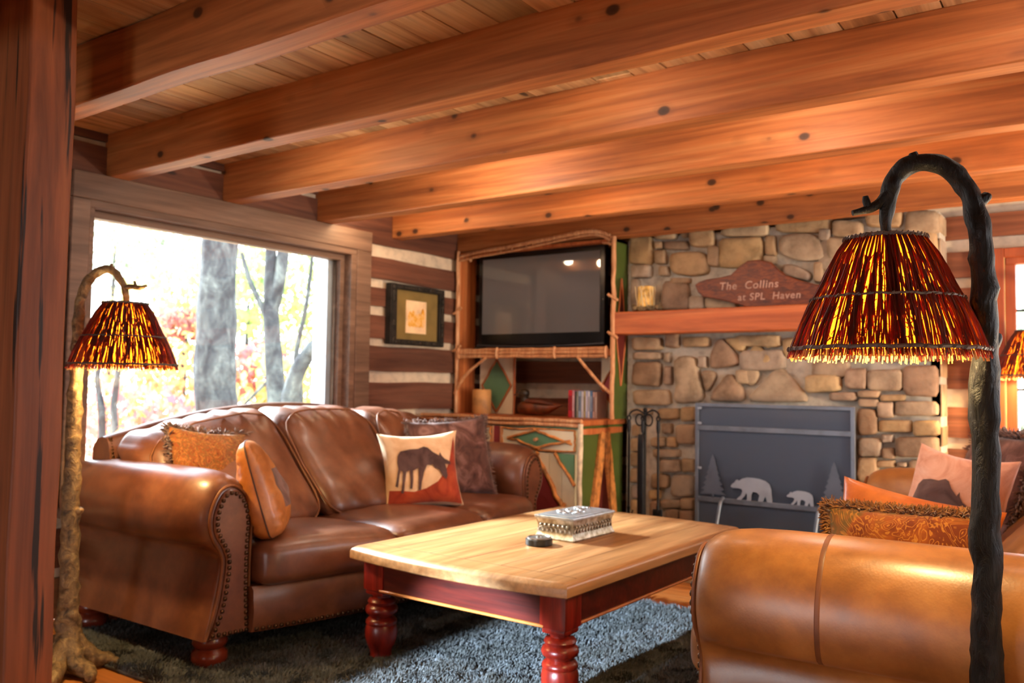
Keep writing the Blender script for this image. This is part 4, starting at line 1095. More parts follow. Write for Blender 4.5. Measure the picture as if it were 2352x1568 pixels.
part('bundled_twig_rail', mb, W_TWIG, sh, 60, True)
for x, s in ((HX0+.008,-1),(HX1-.004,1)):
    mb = MB(); twig(mb, (x,HY0-.008,HZ0),(x+s*.004,HY0-.008,HZ1+.01), .015, 16, .002)
    for z in ((1.60,1.33) if s < 0 else (1.64,1.40)): twig(mb, (x-.03,HY0-.02,z+.02*s),(x+.04,HY0-.018,z-.02*s), .010, 4, .002)
    part('front_twig_post', mb, W_TWIG, cab, 60, True)
mb = MB(); pts = [(HX0-.0,HY0-.012,1.985),(-3.7,HY0-.014,2.01),(-3.45,HY0-.014,2.025),(-3.15,HY0-.014,2.05),(-2.85,HY0-.014,2.075),(-2.72,HY0-.012,2.07),(-2.62,HY0-.012,2.03)]
p_, r_ = smooth_path(pts, [.009,.012,.014,.016,.016,.014,.01], 5); mb.tube(p_, r_, 8, rough=.3, rs=60)
p_, r_ = smooth_path([(a, b-.002, c-.028-.006*math.sin(i)) for i, (a, b, c) in enumerate(pts)], [.008]*7, 5); mb.tube(p_, r_, 7, rough=.2, rs=60)
for i in range(26):
    t = random.uniform(.2,.98); k = int(t*(len(p_)-1)); b = p_[k]; mb.tube([b, b+Vector((random.uniform(-.05,.05),random.uniform(-.012,0),random.uniform(.01,.045)))], [.005,.003], 5)
part('arched_twig_crest', mb, W_TWIG, cab, 60, True)
for a, b in (((HX0+.01,HY0+.03,1.985),(HX0+.09,HY0+.03,1.965)),((HX1-.09,HY0+.01,2.0),(HX1-.0,HY0+.0,1.985))):
    mb = MB(); twig(mb, a, b, .012, 4); part('crest_corner_twig', mb, W_TWIG, cab, 60, True)
for a, b, m in (((HX0-.008,1.005),(-3.60,1.262),(-3.78,1.14)), ((HX1+.004,1.02),(-2.86,1.265),(-2.70,1.10))):
    mb = MB(); p_, r_ = smooth_path([(a[0],HY0-.012,a[1]),(m[0],HY0-.012,m[1]),(b[0],HY0-.012,b[1])], [.011,.012,.010], 8); mb.tube(p_, r_, 8, rough=.2, rs=50); part('brace_twig', mb, W_TWIG, cab, 60, True)
for x0, x1, col, nm in ((-3.80,-3.49,P_GREEN,'green'), (-2.79,-2.625,P_REDP,'red')):
    mb = MB(); mb.box((x0,5.0,HZ0),(x1,5.012,1.272)); bp = part('back_panel', mb, P_CREAM, cab, 0, True, label='cream back panel with %s diamond' % nm)
    c_ = (x0+x1)/2 if nm == 'green' else -2.66; hw = .13
    mb = MB(); mb.poly([(c_-hw,1.07),(c_,.885),(min(c_+hw,-2.625),.885 if c_ == -2.66 else 1.07),(min(c_+hw,-2.625),1.255) if c_ == -2.66 else (c_,1.255)] + ([(c_,1.255)] if c_ == -2.66 else []), .003, lambda a, b, h: Vector((a, 5.0-h, b))); part('diamond_inlay', mb, col, bp, 0, True)
    mb = MB()
    for a, b in (((-hw,0),(0,.19)),((0,.19),(hw,0)),((hw,0),(0,-.19)),((0,-.19),(-hw,0)))[::(1 if nm == 'green' else 3)]: twig(mb, (c_+a[0],4.992,1.07+a[1]),(c_+b[0],4.992,1.07+b[1]),.007,5,.002)
    twig(mb, (x1,4.995,HZ0),(x1,4.995,1.27),.010); part('diamond_twig', mb, W_CABIN, bp, 60, True)

# television in the hutch
tv = thing('television', 'black flat-screen television standing in the twig-framed hutch', 'television', (-3.217, 4.9, 1.312), 0)
mb = MB(); mb.softbox((-3.217,4.905,1.685),(.515,.03,.335),.012,8); mb.softbox((-3.217,4.95,1.66),(.36,.04,.24),.03,6); part('housing', mb, BLACKP, tv, 40, True)
scr = NT('tv_screen', .03, 0, .6); scr.base((104,106,110));  # grey base colour stands in for the room's reflection
mb = MB(); mb.box((-3.694,4.8735,1.430),(-2.738,4.8765,1.962)); part('screen', mb, scr.mat, tv, 0, True, label='glossy dark grey screen')
mb = MB(); pts = [(-3.73,4.868,1.352),(-3.5,4.862,1.343),(-3.217,4.858,1.340),(-2.93,4.862,1.343),(-2.70,4.868,1.352)]; p_, r_ = smooth_path(pts, [.006]*5, 5); mb.tube(p_, r_, 8); part('speaker_strip', mb, plain('silver_grey_strip', (70,74,82), .3, .3), tv, 60, True)
mb = MB(); mb.softbox((-3.217,4.92,1.317),(.24,.055,.007),.005,6); mb.box((-3.27,4.91,1.32),(-3.16,4.94,1.37)); part('stand', mb, BLACKP, tv, 40, True)
mb = MB(); mb.lathe([(.004,0),(.004,.002)], (0,0,0), 10); mb.xf(Matrix.Translation((-2.712,4.873,1.64)) @ Matrix.Rotation(PI/2,4,'X')); part('power_button', mb, plain('chrome', (200,200,200), .2, 1), tv, 0, True)

# shelf things
cd = thing('pillar_candle', 'tan pillar candle on the cabinet top under the television', 'candle', (-3.69, 4.88, CZ))
mb = MB(); mb.lathe([(.066,0),(.068,.004),(.068,.165),(.06,.172),(.05,.166),(.02,.163)], (0,0,0), 28); part('wax', mb, plain('tan_wax', (196,144,86), .5, 0, .4, .18, 10), cd, 50)
mb = MB(); mb.tube([(0,0,.16),(.002,0,.18)], .002, 5); part('wick', mb, SOOT, cd, 50)
dk = thing('duck_decoy', 'carved brown wooden duck decoy on the cabinet top', 'duck decoy', (-3.25, 4.93, CZ))
mb = MB(); rings = []
for x, w, z0, z1 in ((-.155,.012,.045,.06),(-.14,.04,.012,.085),(-.09,.062,.002,.105),(-.02,.068,0,.108),(.05,.06,.002,.10),(.10,.045,.018,.092),(.15,.026,.045,.085),(.19,.012,.066,.08),(.205,.004,.074,.078)):
    rings.append([Vector((x, w*math.cos(a), (z0+z1)/2+(z1-z0)/2*math.sin(a))) for a in np.linspace(0,2*PI,17)[:-1]])
mb.loft(rings); part('body', mb, plain('carved_walnut', (122,62,30), .4, 0, .5, .3, 14), dk, 60)
mb = MB(); mb.tube([(-.10,0,.09),(-.108,0,.115),(-.104,0,.135)], [.03,.026,.03], 12); mb.softbox((-.112,0,.15),(.04,.03,.032),.03,8); hd = part('head', mb, plain('dark_duck_head', (62,48,32), .35, 0, .5, .3, 14), dk, 60, label='dark rounded head')
mb = MB(); mb.softbox((-.165,0,.14),(.028,.014,.006),.006,5); part('bill', mb, plain('bill', (96,58,34), .45), hd, 60)
mb = MB(); 
for s in (-1,1): mb.tube([(-.06,s*.05,.10),(.05,s*.055,.095),(.15,s*.03,.078)], [.012,.016,.004], 8)
part('wing', mb, plain('wing_carving', (96,46,24), .45), dk, 60)
cols = [((196,32,44),.030,.180,'bright red'),((206,150,160),.018,.178,'pale pink'),((74,78,74),.014,.172,'dark grey'),((150,152,132),.012,.172,'olive grey'),((150,176,206),.022,.176,'light blue'),((206,212,226),.018,.174,'white'),((198,184,120),.012,.176,'pale yellow'),((176,186,216),.018,.178,'lavender'),((226,228,236),.014,.174,'cream white'),((96,132,178),.020,.178,'mid blue'),((196,160,150),.016,.172,'dusty pink'),((178,152,140),.016,.170,'beige')]
x = -2.945
for i, (c, w, h, nm) in enumerate(cols):
    b = thing('disc_case', '%s disc case on the cabinet top, %s' % (nm, 'left end of the row' if i == 0 else 'against the twig post' if i == len(cols)-1 else 'just right of the %s case' % cols[i-1][3]), 'case', (x+w/2, 4.90, CZ), 0, 'row of disc cases beside the twig post')
    mb = MB(); mb.softbox((0,0,h/2),(w/2-.0006,.066,h/2),.002,3); part('case', mb, plain('case_'+nm.replace(' ','_'), c, .35, 0, .5, .04), b, 30)
    mb = MB(); mb.box((-w/2+.003,-.0668,h*.25),(w/2-.003,-.0656,h*.8)); part('spine_print', mb, plain('print_'+nm.replace(' ','_'), tuple(min(255, v_*.6+95) if i % 2 else v_*.7 for v_ in c), .5), b, 0)
    x += w+.0006

# framed picture on the left wall
PX = XL+.006
fp = thing('framed_picture', 'small picture of yellow trees in olive mat and black frame on the log wall', 'picture', (PX, 4.365, 1.53))
y0, y1, z0, z1 = 4.09, 4.64, 1.33, 1.73
mb = MB()
for lo, hi in (((PX,y0,z0),(PX+.05,y0+.06,z1)),((PX,y1-.05,z0),(PX+.045,y1,z1)),((PX,y0+.06,z0),(PX+.045,y1-.05,z0+.035)),((PX,y0+.06,z1-.035),(PX+.045,y1-.05,z1))): mb.box(lo, hi)
fr_ = part('frame', mb, plain('black_bark_frame', (36,32,28), .7, 0, .3, .3, 20, .4), fp, 0, True, .004)
mb = MB()
for k in range(40):
    e = random.random(); yy = y0+.03+(y1-y0-.055)*e; zz = random.choice([z0+.018, z1-.018]); mb.softbox((PX+.046,yy,zz),(.007,random.uniform(.008,.02),random.uniform(.006,.014)),.006,3)
for k in range(14): mb.softbox((PX+.05,random.choice([y0+.03,y1-.025]),random.uniform(z0,z1)),(.007,.012,random.uniform(.01,.03)),.006,3)
part('carved_relief', mb, plain('black_carving', (48,42,34), .6, 0, .3, .3, 20), fr_, 60, True)
fr_.children[0]['kind'] = 'stuff'
mb = MB(); mb.box((PX+.01,y0+.05,z0+.03),(PX+.02,y1-.04,z1-.03)); part('mat_board', mb, plain('olive_mat', (128,108,62), .8, 0, .2, .06), fp, 0, True)
def mk_print():
    t = NT('yellow_tree_print', .6, 0, .3); v = t.coord(rand=False); f = t.noise(v, 22, 6, .65, 1)
    t.base(t.ramp(f, [(.38,(236,196,142)),(.47,(240,190,110)),(.53,(232,170,58)),(.66,(198,124,30))])); return t.mat
mb = MB(); mb.box((PX+.02,4.265,1.412),(PX+.024,4.47,1.632)); pr_ = part('print', mb, plain('print_paper', (238,204,160), .7), fp, 0, True)
mb = MB()
for ti, (yy, hh) in enumerate(((4.305,.12),(4.335,.13),(4.365,.10),(4.395,.11),(4.43,.15))): 
    o = smooth_outline([(yy-.02,1.455),(yy-.026,1.455+hh*.5),(yy,1.455+hh),(yy+.024,1.455+hh*.55),(yy+.02,1.45)], 14, .4); mb.poly([(q_.x,q_.y) for q_ in o], .001, lambda a, b, h: Vector((PX+.0242+h+.0006*ti, a, b)))
part('painted_tree', mb, mk_print(), pr_, 0, True)

# ================================================================= fireplace furniture
FY = 4.86
def fz(px, py): w = ony(px, py, FY); return w.x, w.z
sx0, sx1, sz0, sz1 = -2.07, -1.155, .222, .985
fs = thing('fireplace_screen', 'blue-grey steel mesh fire screen with two bears and pine trees on the hearth', 'fire screen', ((sx0+sx1)/2, FY, .2))
mb = MB(); w = .022
for lo, hi in (((sx0,FY,sz0),(sx0+w,FY+.02,sz1)),((sx1-w,FY,sz0),(sx1,FY+.02,sz1)),((sx0+w,FY,sz1-w),(sx1-w,FY+.02,sz1)),((sx0+w,FY,sz0),(sx1-w,FY+.02,sz0+.03))): mb.box(lo, hi)
part('frame', mb, STEEL, fs, 0, True, .003)
for z in (.838, .418):
    mb = MB(); mb.box((sx0+w,FY-.004,z-.014),(sx1-w,FY+.014,z+.014)); part('cross_bar', mb, STEEL, fs, 0, True, .002)
def mk_mesh():
    m = bpy.data.materials.new('wire_mesh'); m.use_nodes = True; t = m.node_tree; b = t.nodes['Principled BSDF']; o = t.nodes['Material Output']
    b.inputs['Base Color'].default_value = lin((72,84,104)); b.inputs['Roughness'].default_value = .5; b.inputs['Metallic'].default_value = .3
    tr = t.nodes.new('ShaderNodeBsdfTransparent'); mx = t.nodes.new('ShaderNodeMixShader'); mx.inputs[0].default_value = .8
    t.links.new(tr.outputs[0], mx.inputs[1]); t.links.new(b.outputs[0], mx.inputs[2]); t.links.new(mx.outputs[0], o.inputs[0]); return m
mb = MB(); mb.box((sx0+.012,FY+.012,sz0+.01),(sx1-.012,FY+.0135,sz1-.01)); part('wire_mesh', mb, mk_mesh(), fs, 0, True, label='dark see-through wire mesh')
BEAR = [(0,.44),(.03,.52),(.10,.60),(.13,.68),(.17,.70),(.2,.66),(.28,.74),(.40,.80),(.55,.80),(.70,.78),(.84,.72),(.93,.62),(.97,.45),(.98,.25),(1.0,.05),(.99,0),(.88,0),(.87,.06),(.84,.2),(.80,.1),(.78,0),(.67,0),(.67,.06),(.70,.22),(.64,.30),(.54,.32),(.50,.2),(.50,.03),(.49,0),(.38,0),(.40,.06),(.40,.2),(.38,.26),(.34,.14),(.27,.03),(.26,0),(.15,0),(.18,.07),(.25,.16),(.29,.30),(.27,.38),(.2,.40),(.12,.40),(.05,.40)]
BP = plain('pale_steel_cutout', (150,160,176), .45, .3, .5, .06)
for x0, s, h in ((-1.845,.245,.165),(-1.52,.15,.10)):
    mb = MB(); mb.poly([(x0+a*s, .432+b*h) for a, b in BEAR], .004, lambda a, b, hh: Vector((a, FY-.004-hh, b))); part('bear_cutout', mb, BP, fs, 0, True, label='pale bear silhouette')
TP = plain('dull_steel_cutout', (84,93,110), .5, .3, .5, .06)
for cx_ in (-1.955, -1.262):
    o = [(cx_-.006,.432),(cx_-.006,.452)]; H_ = .22
    for k in range(7): t = k/7; o += [(cx_-.075*(1-t)-.006, .45+H_*t), (cx_-.045*(1-t)-.004, .45+H_*(t+.10))]
    o.append((cx_, .45+H_*1.06))
    for k in range(6,-1,-1): t = k/7; o += [(cx_+.045*(1-t)+.004, .45+H_*(t+.10)), (cx_+.075*(1-t)+.006, .45+H_*t)]
    o += [(cx_+.006,.452),(cx_+.006,.432)]
    mb = MB(); mb.poly(o, .004, lambda a, b, hh: Vector((a, FY-.004-hh, b))); part('pine_cutout', mb, TP, fs, 0, True)
for x in (-1.89, -1.335):
    mb = MB(); p_, r_ = smooth_path([(x,FY-.012,.43),(x,FY-.05,.41),(x-.004,FY-.075,.34),(x-.008,FY-.10,.26),(x-.01,FY-.14,.215)], [.009,.011,.011,.011,.010], 6); mb.tube(p_, r_, 8); mb.softbox((x,FY-.012,.432),(.012,.012,.012),.011,5); part('curved_foot', mb, STEEL, fs, 60, True)
mb = MB()
for z in (.955, .865, .60): mb.softbox((sx0+.03,FY-.002,z),(.012,.006,.007),.003,3)
part('hinge', mb, BP, fs, 0, True)

TYp = 4.72
stn = thing('fire_tool_stand', 'black wrought iron stand for fire tools between the cabinet and the fire screen', 'tool stand', (-2.345, TYp+.03, .2))
mb = MB(); mb.lathe([(.11,.2),(.11,.21),(.05,.218),(.012,.225)], (-2.345,TYp+.03,0), 24); part('base', mb, IRON, stn, 40, True)
mb = MB(); mb.tube([(-2.345,TYp+.03,.215),(-2.345,TYp+.03,.93)], .009, 10); mb.softbox((-2.345,TYp+.03,.935),(.014,.014,.014),.013,5); part('pole', mb, IRON, stn, 60, True)
mb = MB()
for s in (-1,1):
    p_, r_ = smooth_path([(-2.345,TYp+.03,.91),(-2.345+s*.05,TYp+.025,.935),(-2.345+s*.09,TYp+.02,.92),(-2.345+s*.1,TYp+.01,.895)], [.006,.006,.006,.005], 6); mb.tube(p_, r_, 7)
    mb.tube([(-2.345+s*.03+.026*math.cos(a),TYp+.015,.875+.034*math.sin(a)) for a in np.linspace(0,2*PI,17)[:-1]], .005, 6, closed=True)
part('hook_arm', mb, IRON, stn, 60, True)
def tool(nm, lab, x, head):
    r_ = thing(nm, lab, nm.replace('_',' '), (x, TYp, .26)); mb = MB()
    mb.tube([(x,TYp,.34),(x,TYp,.80)], .007, 8); part('shaft', mb, IRON, r_, 60, True)
    mb = MB(); mb.tube([(x,TYp,.80),(x,TYp,.83),(x,TYp,.87)], [.010,.013,.011], 8); mb.tube([(x+.011*math.cos(a),TYp,.885+.014*math.sin(a)) for a in np.linspace(0,2*PI,13)[:-1]], .005, 6, closed=True); part('handle', mb, IRON, r_, 60, True)
    mb = MB(); head(mb, x); part('head', mb, IRON, r_, 60, True)
def h_poker(mb, x): mb.tube([(x,TYp,.35),(x,TYp,.25)], [.011,.005], 8); mb.tube([(x,TYp,.32),(x+.02,TYp,.30),(x+.03,TYp,.33)], .005, 6)
def h_brush(mb, x):
    mb.softbox((x,TYp-.02,.52),(.022,.014,.27),.01,6)
    for k in range(70): a = random.uniform(-.02,.02); mb.tube([(x+a,TYp-.02,.30),(x+a*1.4,TYp-.02+random.uniform(-.01,.01),.235)], .0016, 3)
def h_shovel(mb, x): mb.softbox((x,TYp-.004,.30),(.032,.006,.05),.006,6); mb.tube([(x,TYp,.37),(x,TYp-.003,.33)], .01, 8)
tool('fire_poker', 'black iron poker hanging beside the cabinet side, leftmost fire tool', -2.438, h_poker)
tool('hearth_brush', 'thick dark hearth brush in the middle of the fire tool stand', -2.345, h_brush)
tool('ash_shovel', 'slim black ash shovel nearest the fire screen', -2.243, h_shovel)
rx = ony(2040, 1122, 4.72)
lrk = thing('log_rack', 'black iron log rack with ring handle to the right of the fire screen', 'log rack', (rx.x, 4.74, .2))
mb = MB()
for yy in (4.70,4.80): mb.tube([(rx.x-.12,yy,.21),(rx.x-.13,yy,rx.z-.1),(rx.x-.02,yy,rx.z-.03),(rx.x,yy,rx.z-.02)], .007, 8)
for xx in (rx.x-.12, rx.x-.0): mb.tube([(xx,4.70,.212),(xx,4.80,.212)], .007, 8)
mb.tube([(rx.x-.12,4.70,.212),(rx.x+.05,4.70,.212)], .007, 8); mb.tube([(rx.x-.12,4.80,.212),(rx.x+.05,4.80,.212)], .007, 8)
part('frame', mb, IRON, lrk, 60, True)
mb = MB(); mb.tube([(rx.x+.018*math.cos(a),4.70,rx.z+.02*math.sin(a)) for a in np.linspace(0,2*PI,17)[:-1]], .0045, 6, closed=True); part('ring_handle', mb, IRON, lrk, 60, True)

# mantel things
MZ = 1.545
cn = thing('candle_holder', 'chunky yellow candle in a birch bark and moss holder on the mantel', 'candle', (-2.405, 4.87, MZ))
mb = MB(); mb.lathe([(.046,.03),(.05,.04),(.05,.155),(.044,.16),(.02,.15)], (0,0,0), 24)
part('wax', mb, plain('honey_wax', (226,180,96), .5, 0, .4, .22, 24), cn, 50)
mb = MB()
for k in range(13):
    a = 2*PI*k/13; twig(mb, (.054*math.cos(a),.054*math.sin(a),.03),(.056*math.cos(a+random.uniform(-.5,.5)),.056*math.sin(a+random.uniform(-.3,.3)),.158), random.uniform(.002,.004), 4, .002)
part('reed_wrap', mb, plain('pale_reed', (216,196,150), .7), cn, 60)
mb = MB()
for k in range(46):
    a = random.uniform(0,2*PI); r_ = random.uniform(.05,.095)*(.62 if abs(math.sin(a)) > .6 else 1); mb.softbox((r_*math.cos(a),r_*math.sin(a)*.62,random.uniform(.012,.03)),(random.uniform(.012,.024),random.uniform(.010,.016),.014),.012,3)
for k in range(8): a = random.uniform(0,2*PI); mb.tube([(.06*math.cos(a),.04*math.sin(a),.02),(.10*math.cos(a),.05*math.sin(a),random.uniform(.03,.07))], [.006,.003], 5)
part('moss_base', mb, plain('dry_moss', (130,112,82), .9, 0, .2, .3, 30, .3), cn, 60)

sg = thing('carved_sign', 'fish-shaped reddish wooden sign with carved white lettering leaning on the mantel', 'sign', (-1.70, 4.90, MZ))
def sp_(px, py): w = ony(px, py, 4.9); return w.x, w.z
o = [sp_(*p) for p in ((1597,655),(1608,648),(1625,642),(1655,638),(1680,632),(1700,612),(1718,600),(1745,597),(1772,603),(1790,620),(1805,632),(1840,645),(1880,655),(1920,668),(1926,688),(1880,698),(1820,704),(1770,706),(1715,706),(1700,700),(1660,690),(1615,682),(1604,672))]
mz = min(b for a, b in o); o = [(a, b-mz+MZ+.001) for a, b in o]
mb = MB(); mb.poly(o, .028, lambda a, b, h: Vector((a, 4.915-h, b)))
def mk_sign():
    t = NT('mottled_red_wood', .45, 0, .4); v = t.coord((3,3,9)); t.base(t.ramp(t.noise(v, 6, 6, .6, 1), [(.3,(62,26,13)),(.48,(98,44,20)),(.62,(124,60,26)),(.72,(84,36,18))])); return t.mat
sgp = part('board', mb, mk_sign(), sg, 0, True, .006)
def lettering(txt, x, z, size, shear, parent):
    c = bpy.data.curves.new('lettering', 'FONT'); c.body = txt; c.size = size*.88; c.shear = shear; c.extrude = .0012; c.space_character = 1.12; c.offset = .0006
    o = bpy.data.objects.new('lettering_tmp', c); COL.objects.link(o); bpy.context.view_layer.update()
    me = bpy.data.meshes.new_from_object(o.evaluated_get(bpy.context.evaluated_depsgraph_get())); bpy.data.objects.remove(o)
    me.transform(Matrix.Translation((x, 4.8855, z)) @ Matrix.Rotation(PI/2, 4, 'X')); me.transform(Matrix.Translation(-root_loc(parent)))
    me.materials.clear(); me.materials.append(plain('white_carved_letters', (186,146,128), .6)); q_ = bpy.data.objects.new('lettering', me); COL.objects.link(q_); q_.parent = parent
t1 = ony(1654, 662, 4.9); lettering('The  Collins', t1.x, t1.z-.012, .072, .12, sgp)
t2 = ony(1696, 686, 4.9); lettering('at SPL  Haven', t2.x, t2.z-.012, .066, .12, sgp)
# ================================================================= outdoors
GRD = plain('leaf_litter', (206,168,120), .95, 0, .1, .2, 1.2)
mb = MB(); n = 24; vs = []; fs = []
for i in range(n+1):
    for j in range(n+1):
        x = -4.3 - 26*i/n; y = -6 + 34*j/n; vs.append((x, y, -.55 - .02*(i) + .25*mnoise.noise(Vector((x*.3, y*.3, 0)))))
for i in range(n):
    for j in range(n): a = i*(n+1)+j; fs.append((a, a+1, a+n+2, a+n+1))
mb.add(vs, fs); struct('ground', mb, GRD, 60, 0, 'leaf-strewn ground outside the picture window')
mb = MB(); mb.add([(-4.2,5.9,-.3),(14,5.9,-.3),(14,30,-.6),(-4.2,30,-.6)], [(0,1,2,3)]); struct('ground', mb, GRD, 0, 0, 'ground outside the back window')
def mk_bark():
    t = NT('tree_bark', .9, 0, .1); v = t.coord((1,1,.5)); f = t.noise(v, 5, 8, .7, .6)
    t.base(t.ramp(f, [(.3,(34,34,38)),(.44,(54,56,60)),(.55,(76,80,82)),(.66,(110,116,114)),(.75,(86,94,82))])); t.bump(f, .8, .05); return t.mat
TBARK = mk_bark()
def mk_leaf(name, cols):
    t = NT(name, .6, 0, .2); g = t.n('ShaderNodeNewGeometry'); k = len(cols)
    c = t.ramp(g.outputs['Random Per Island'], [(i/max(1,k-1), c) for i, c in enumerate(cols)])
    t.base(c); tr = t.n('ShaderNodeBsdfTranslucent'); t.l(c, tr.inputs[0]); mx = t.n('ShaderNodeMixShader'); mx.inputs[0].default_value = .45
    t.l(t.b.outputs[0], mx.inputs[1]); t.l(tr.outputs[0], mx.inputs[2]); t.l(mx.outputs[0], t.out.inputs[0]); return t.mat
LYEL = mk_leaf('yellow_leaves', [(196,168,100),(172,176,104),(204,180,112),(150,170,96)])
LORG = mk_leaf('orange_leaves', [(200,146,90),(192,122,84),(206,168,108),(170,168,96)])
LRED = mk_leaf('red_leaves', [(186,108,108),(196,134,120),(178,104,116),(202,158,118)])
LGRN = mk_leaf('lime_leaves', [(142,166,94),(170,180,110),(118,148,90),(188,176,106)])
LGRY = mk_leaf('grey_green_leaves', [(118,132,114),(140,152,132),(100,116,98)])
def crown(mb, c, rad, n, size):
    for k in range(n):
        while True:
            p = Vector((random.uniform(-1,1),random.uniform(-1,1),random.uniform(-1,1)))
            if p.length < 1 and mnoise.noise(p*2.6+Vector(c)) > -.12: break
        q = Vector(c) + Vector((p.x*rad[0], p.y*rad[1], p.z*rad[2])); s = size*random.uniform(.6,1.25)
        M = Euler((random.uniform(0,PI),random.uniform(0,PI),random.uniform(0,PI))).to_matrix()
        mb.add([q+M@Vector(v_) for v_ in ((-s*.5,0,0),(-.12*s,-.32*s,.03*s),(.5*s,0,0),(-.12*s,.32*s,.03*s))], [(0,1,2,3)])
def tree(label, stems, crowns, leaf, base, group='autumn trees outside the picture window'):
    r = thing('tree', label, 'tree', base, 0, group)
    for pts, rr in stems:
        p_, r_ = smooth_path(pts, rr, 6); mb = MB(); mb.tube(p_, r_, 12, rough=.14, rs=3.5); part('trunk' if rr[0] > .05 else 'branch', mb, TBARK, r, 60, True)
    if crowns:
        mb = MB()
        for c, rad, n_, sz in crowns: crown(mb, c, rad, n_, sz)
        part('foliage', mb, leaf, r, 0, True, fixn=False)
    return r
g = lambda px, py, d: dep(px, py, d)
def stem(*a): return [tuple(g(px, py, d)) for px, py, d in a]
mb = MB()
for i in range(26): mb.box((-4.16-.145*(i+1), -.5, -.22), (-4.16-.145*i-.008, 6.2, -.18))  # unseen boards added to bounce sunlight up to the beams and ceiling
struct('reflector', mb, plain('pale_bounce_board', (226,206,176), .8, 0, .2, .05, 3), 0, 0, 'pale board deck added outside the picture window to bounce light in')
# trunks close to the house
b0 = g(496, 1120, 10); tree('thick grey lichen-spotted trunk in the middle of the picture window', [([ (b0.x, b0.y, -.7)] + stem((495,1000,10),(495,850,10),(498,700,10),(505,560,10),(512,420,10),(516,200,10)), [.30,.25,.235,.215,.20,.185,.16])], None, None, (b0.x, b0.y, -.7))
b0 = g(634, 1120, 9); tree('slender grey forked trunk in the right half of the picture window', [([(b0.x,b0.y,-.7)] + stem((634,1000,9),(632,880,9),(625,760,9),(621,680,9),(622,560,9),(620,400,9)), [.12,.10,.095,.088,.075,.06,.05]), (stem((622,720,9),(640,650,9),(650,580,9),(660,420,9)), [.075,.07,.062,.05]), (stem((616,735,9),(590,680,9),(572,640,9),(555,580,9)), [.035,.03,.026,.02])], None, None, (b0.x, b0.y, -.7))
b0 = g(655, 1120, 8.5); tree('pale bent trunk leaning to the right edge of the picture window', [([(b0.x,b0.y,-.7)] + stem((662,960,8.5),(672,890,8.5),(690,840,8.5),(715,805,8.5),(745,775,8.5),(775,720,8.5),(800,620,8.5)), [.11,.085,.08,.078,.075,.07,.065,.055]), (stem((700,830,8.5),(720,800,8.4),(745,760,8.3)), [.03,.022,.012])], None, None, (b0.x, b0.y, -.7))
for i, (px, lab) in enumerate(((262,'thin dark sapling beneath the left twig lamp shade'), (232,'thinner bent sapling at the left end of the picture window'))):
    b0 = g(px, 1100, 12); tree(lab, [([(b0.x,b0.y,-.8)] + stem((px+2,1000,12),(px,930,12),(px+(8 if i == 0 else -8),860,12),(px+14,760,12)), [.06,.05,.045,.04,.03])], None, None, (b0.x, b0.y, -.8))
b0 = g(692, 1100, 11); tree('thin dark crooked sapling right of the forked trunk', [([(b0.x,b0.y,-.8)] + stem((690,900,11),(680,820,11),(700,720,11),(712,640,11),(720,560,11)), [.045,.035,.035,.03,.025,.02]), (stem((560,930,11),(600,890,11),(640,850,11)), [.02,.02,.015])], None, None, (b0.x, b0.y, -.8))
# foliage masses further away
specs = [(255,560,19,(1.5,2.0,1.1),1000,LGRY,'grey-green tree at the top left of the window view'),
 (330,860,15,(1.5,1.5,1.2),1000,LORG,'orange leafed tree low at the left of the window view'),
 (300,980,13,(1.2,1.3,.7),700,LRED,'pinkish red shrub above the near sofa arm'),
 (420,720,17,(1.4,1.5,1.1),650,LYEL,'yellow tree between the lamp shade and the thick trunk'),
 (415,745,15.5,(.5,.45,.28),380,LRED,'small red maple spray left of the thick trunk'),
 (560,700,16,(1.4,1.3,1.2),900,LGRN,'lime green tree between the thick and the forked trunk'),
 (585,850,14,(.6,.6,.5),420,LRED,'red leafed bush behind the forked trunk'),
 (720,660,16,(1.7,1.6,1.3),1100,LGRN,'bright green tree at the right of the window view'),
 (720,880,13.5,(1.1,1.2,.8),750,LYEL,'golden shrub at the right foot of the window view'),
 (550,930,14.5,(1.3,1.3,.6),650,LORG,'orange shrub behind the sofa back'),
 (430,920,16,(1.2,1.3,.8),650,LYEL,'pale gold shrub left of the thick trunk'),
 (480,560,20,(2.6,2.2,1.0),700,LYEL,'far thin yellow tree at the top of the window view')]
for px, py, d, rad, n_, leaf, lab in specs:
    c = g(px, py, d); zb = -.55-.02*(-(c.x+4.3)*24/26)-.2
    tree(lab, [([(c.x,c.y,zb),(c.x+.1,c.y,zb+(c.z-zb)*.5),(c.x,c.y+.1,c.z)], [.07,.055,.03])], [(tuple(c), rad, n_, .17)], leaf, (c.x, c.y, zb))
c = Vector((-.2, 12.5, 1.2)); tree('pale green tree outside the back window', [([(c.x,c.y,-.5),(c.x,c.y,.4),(c.x,c.y,1.4)], [.1,.08,.05])], [(tuple(c),(2.2,1.2,1.2),900,.2)], LGRY, (c.x,c.y,-.5), 'trees outside the back window')

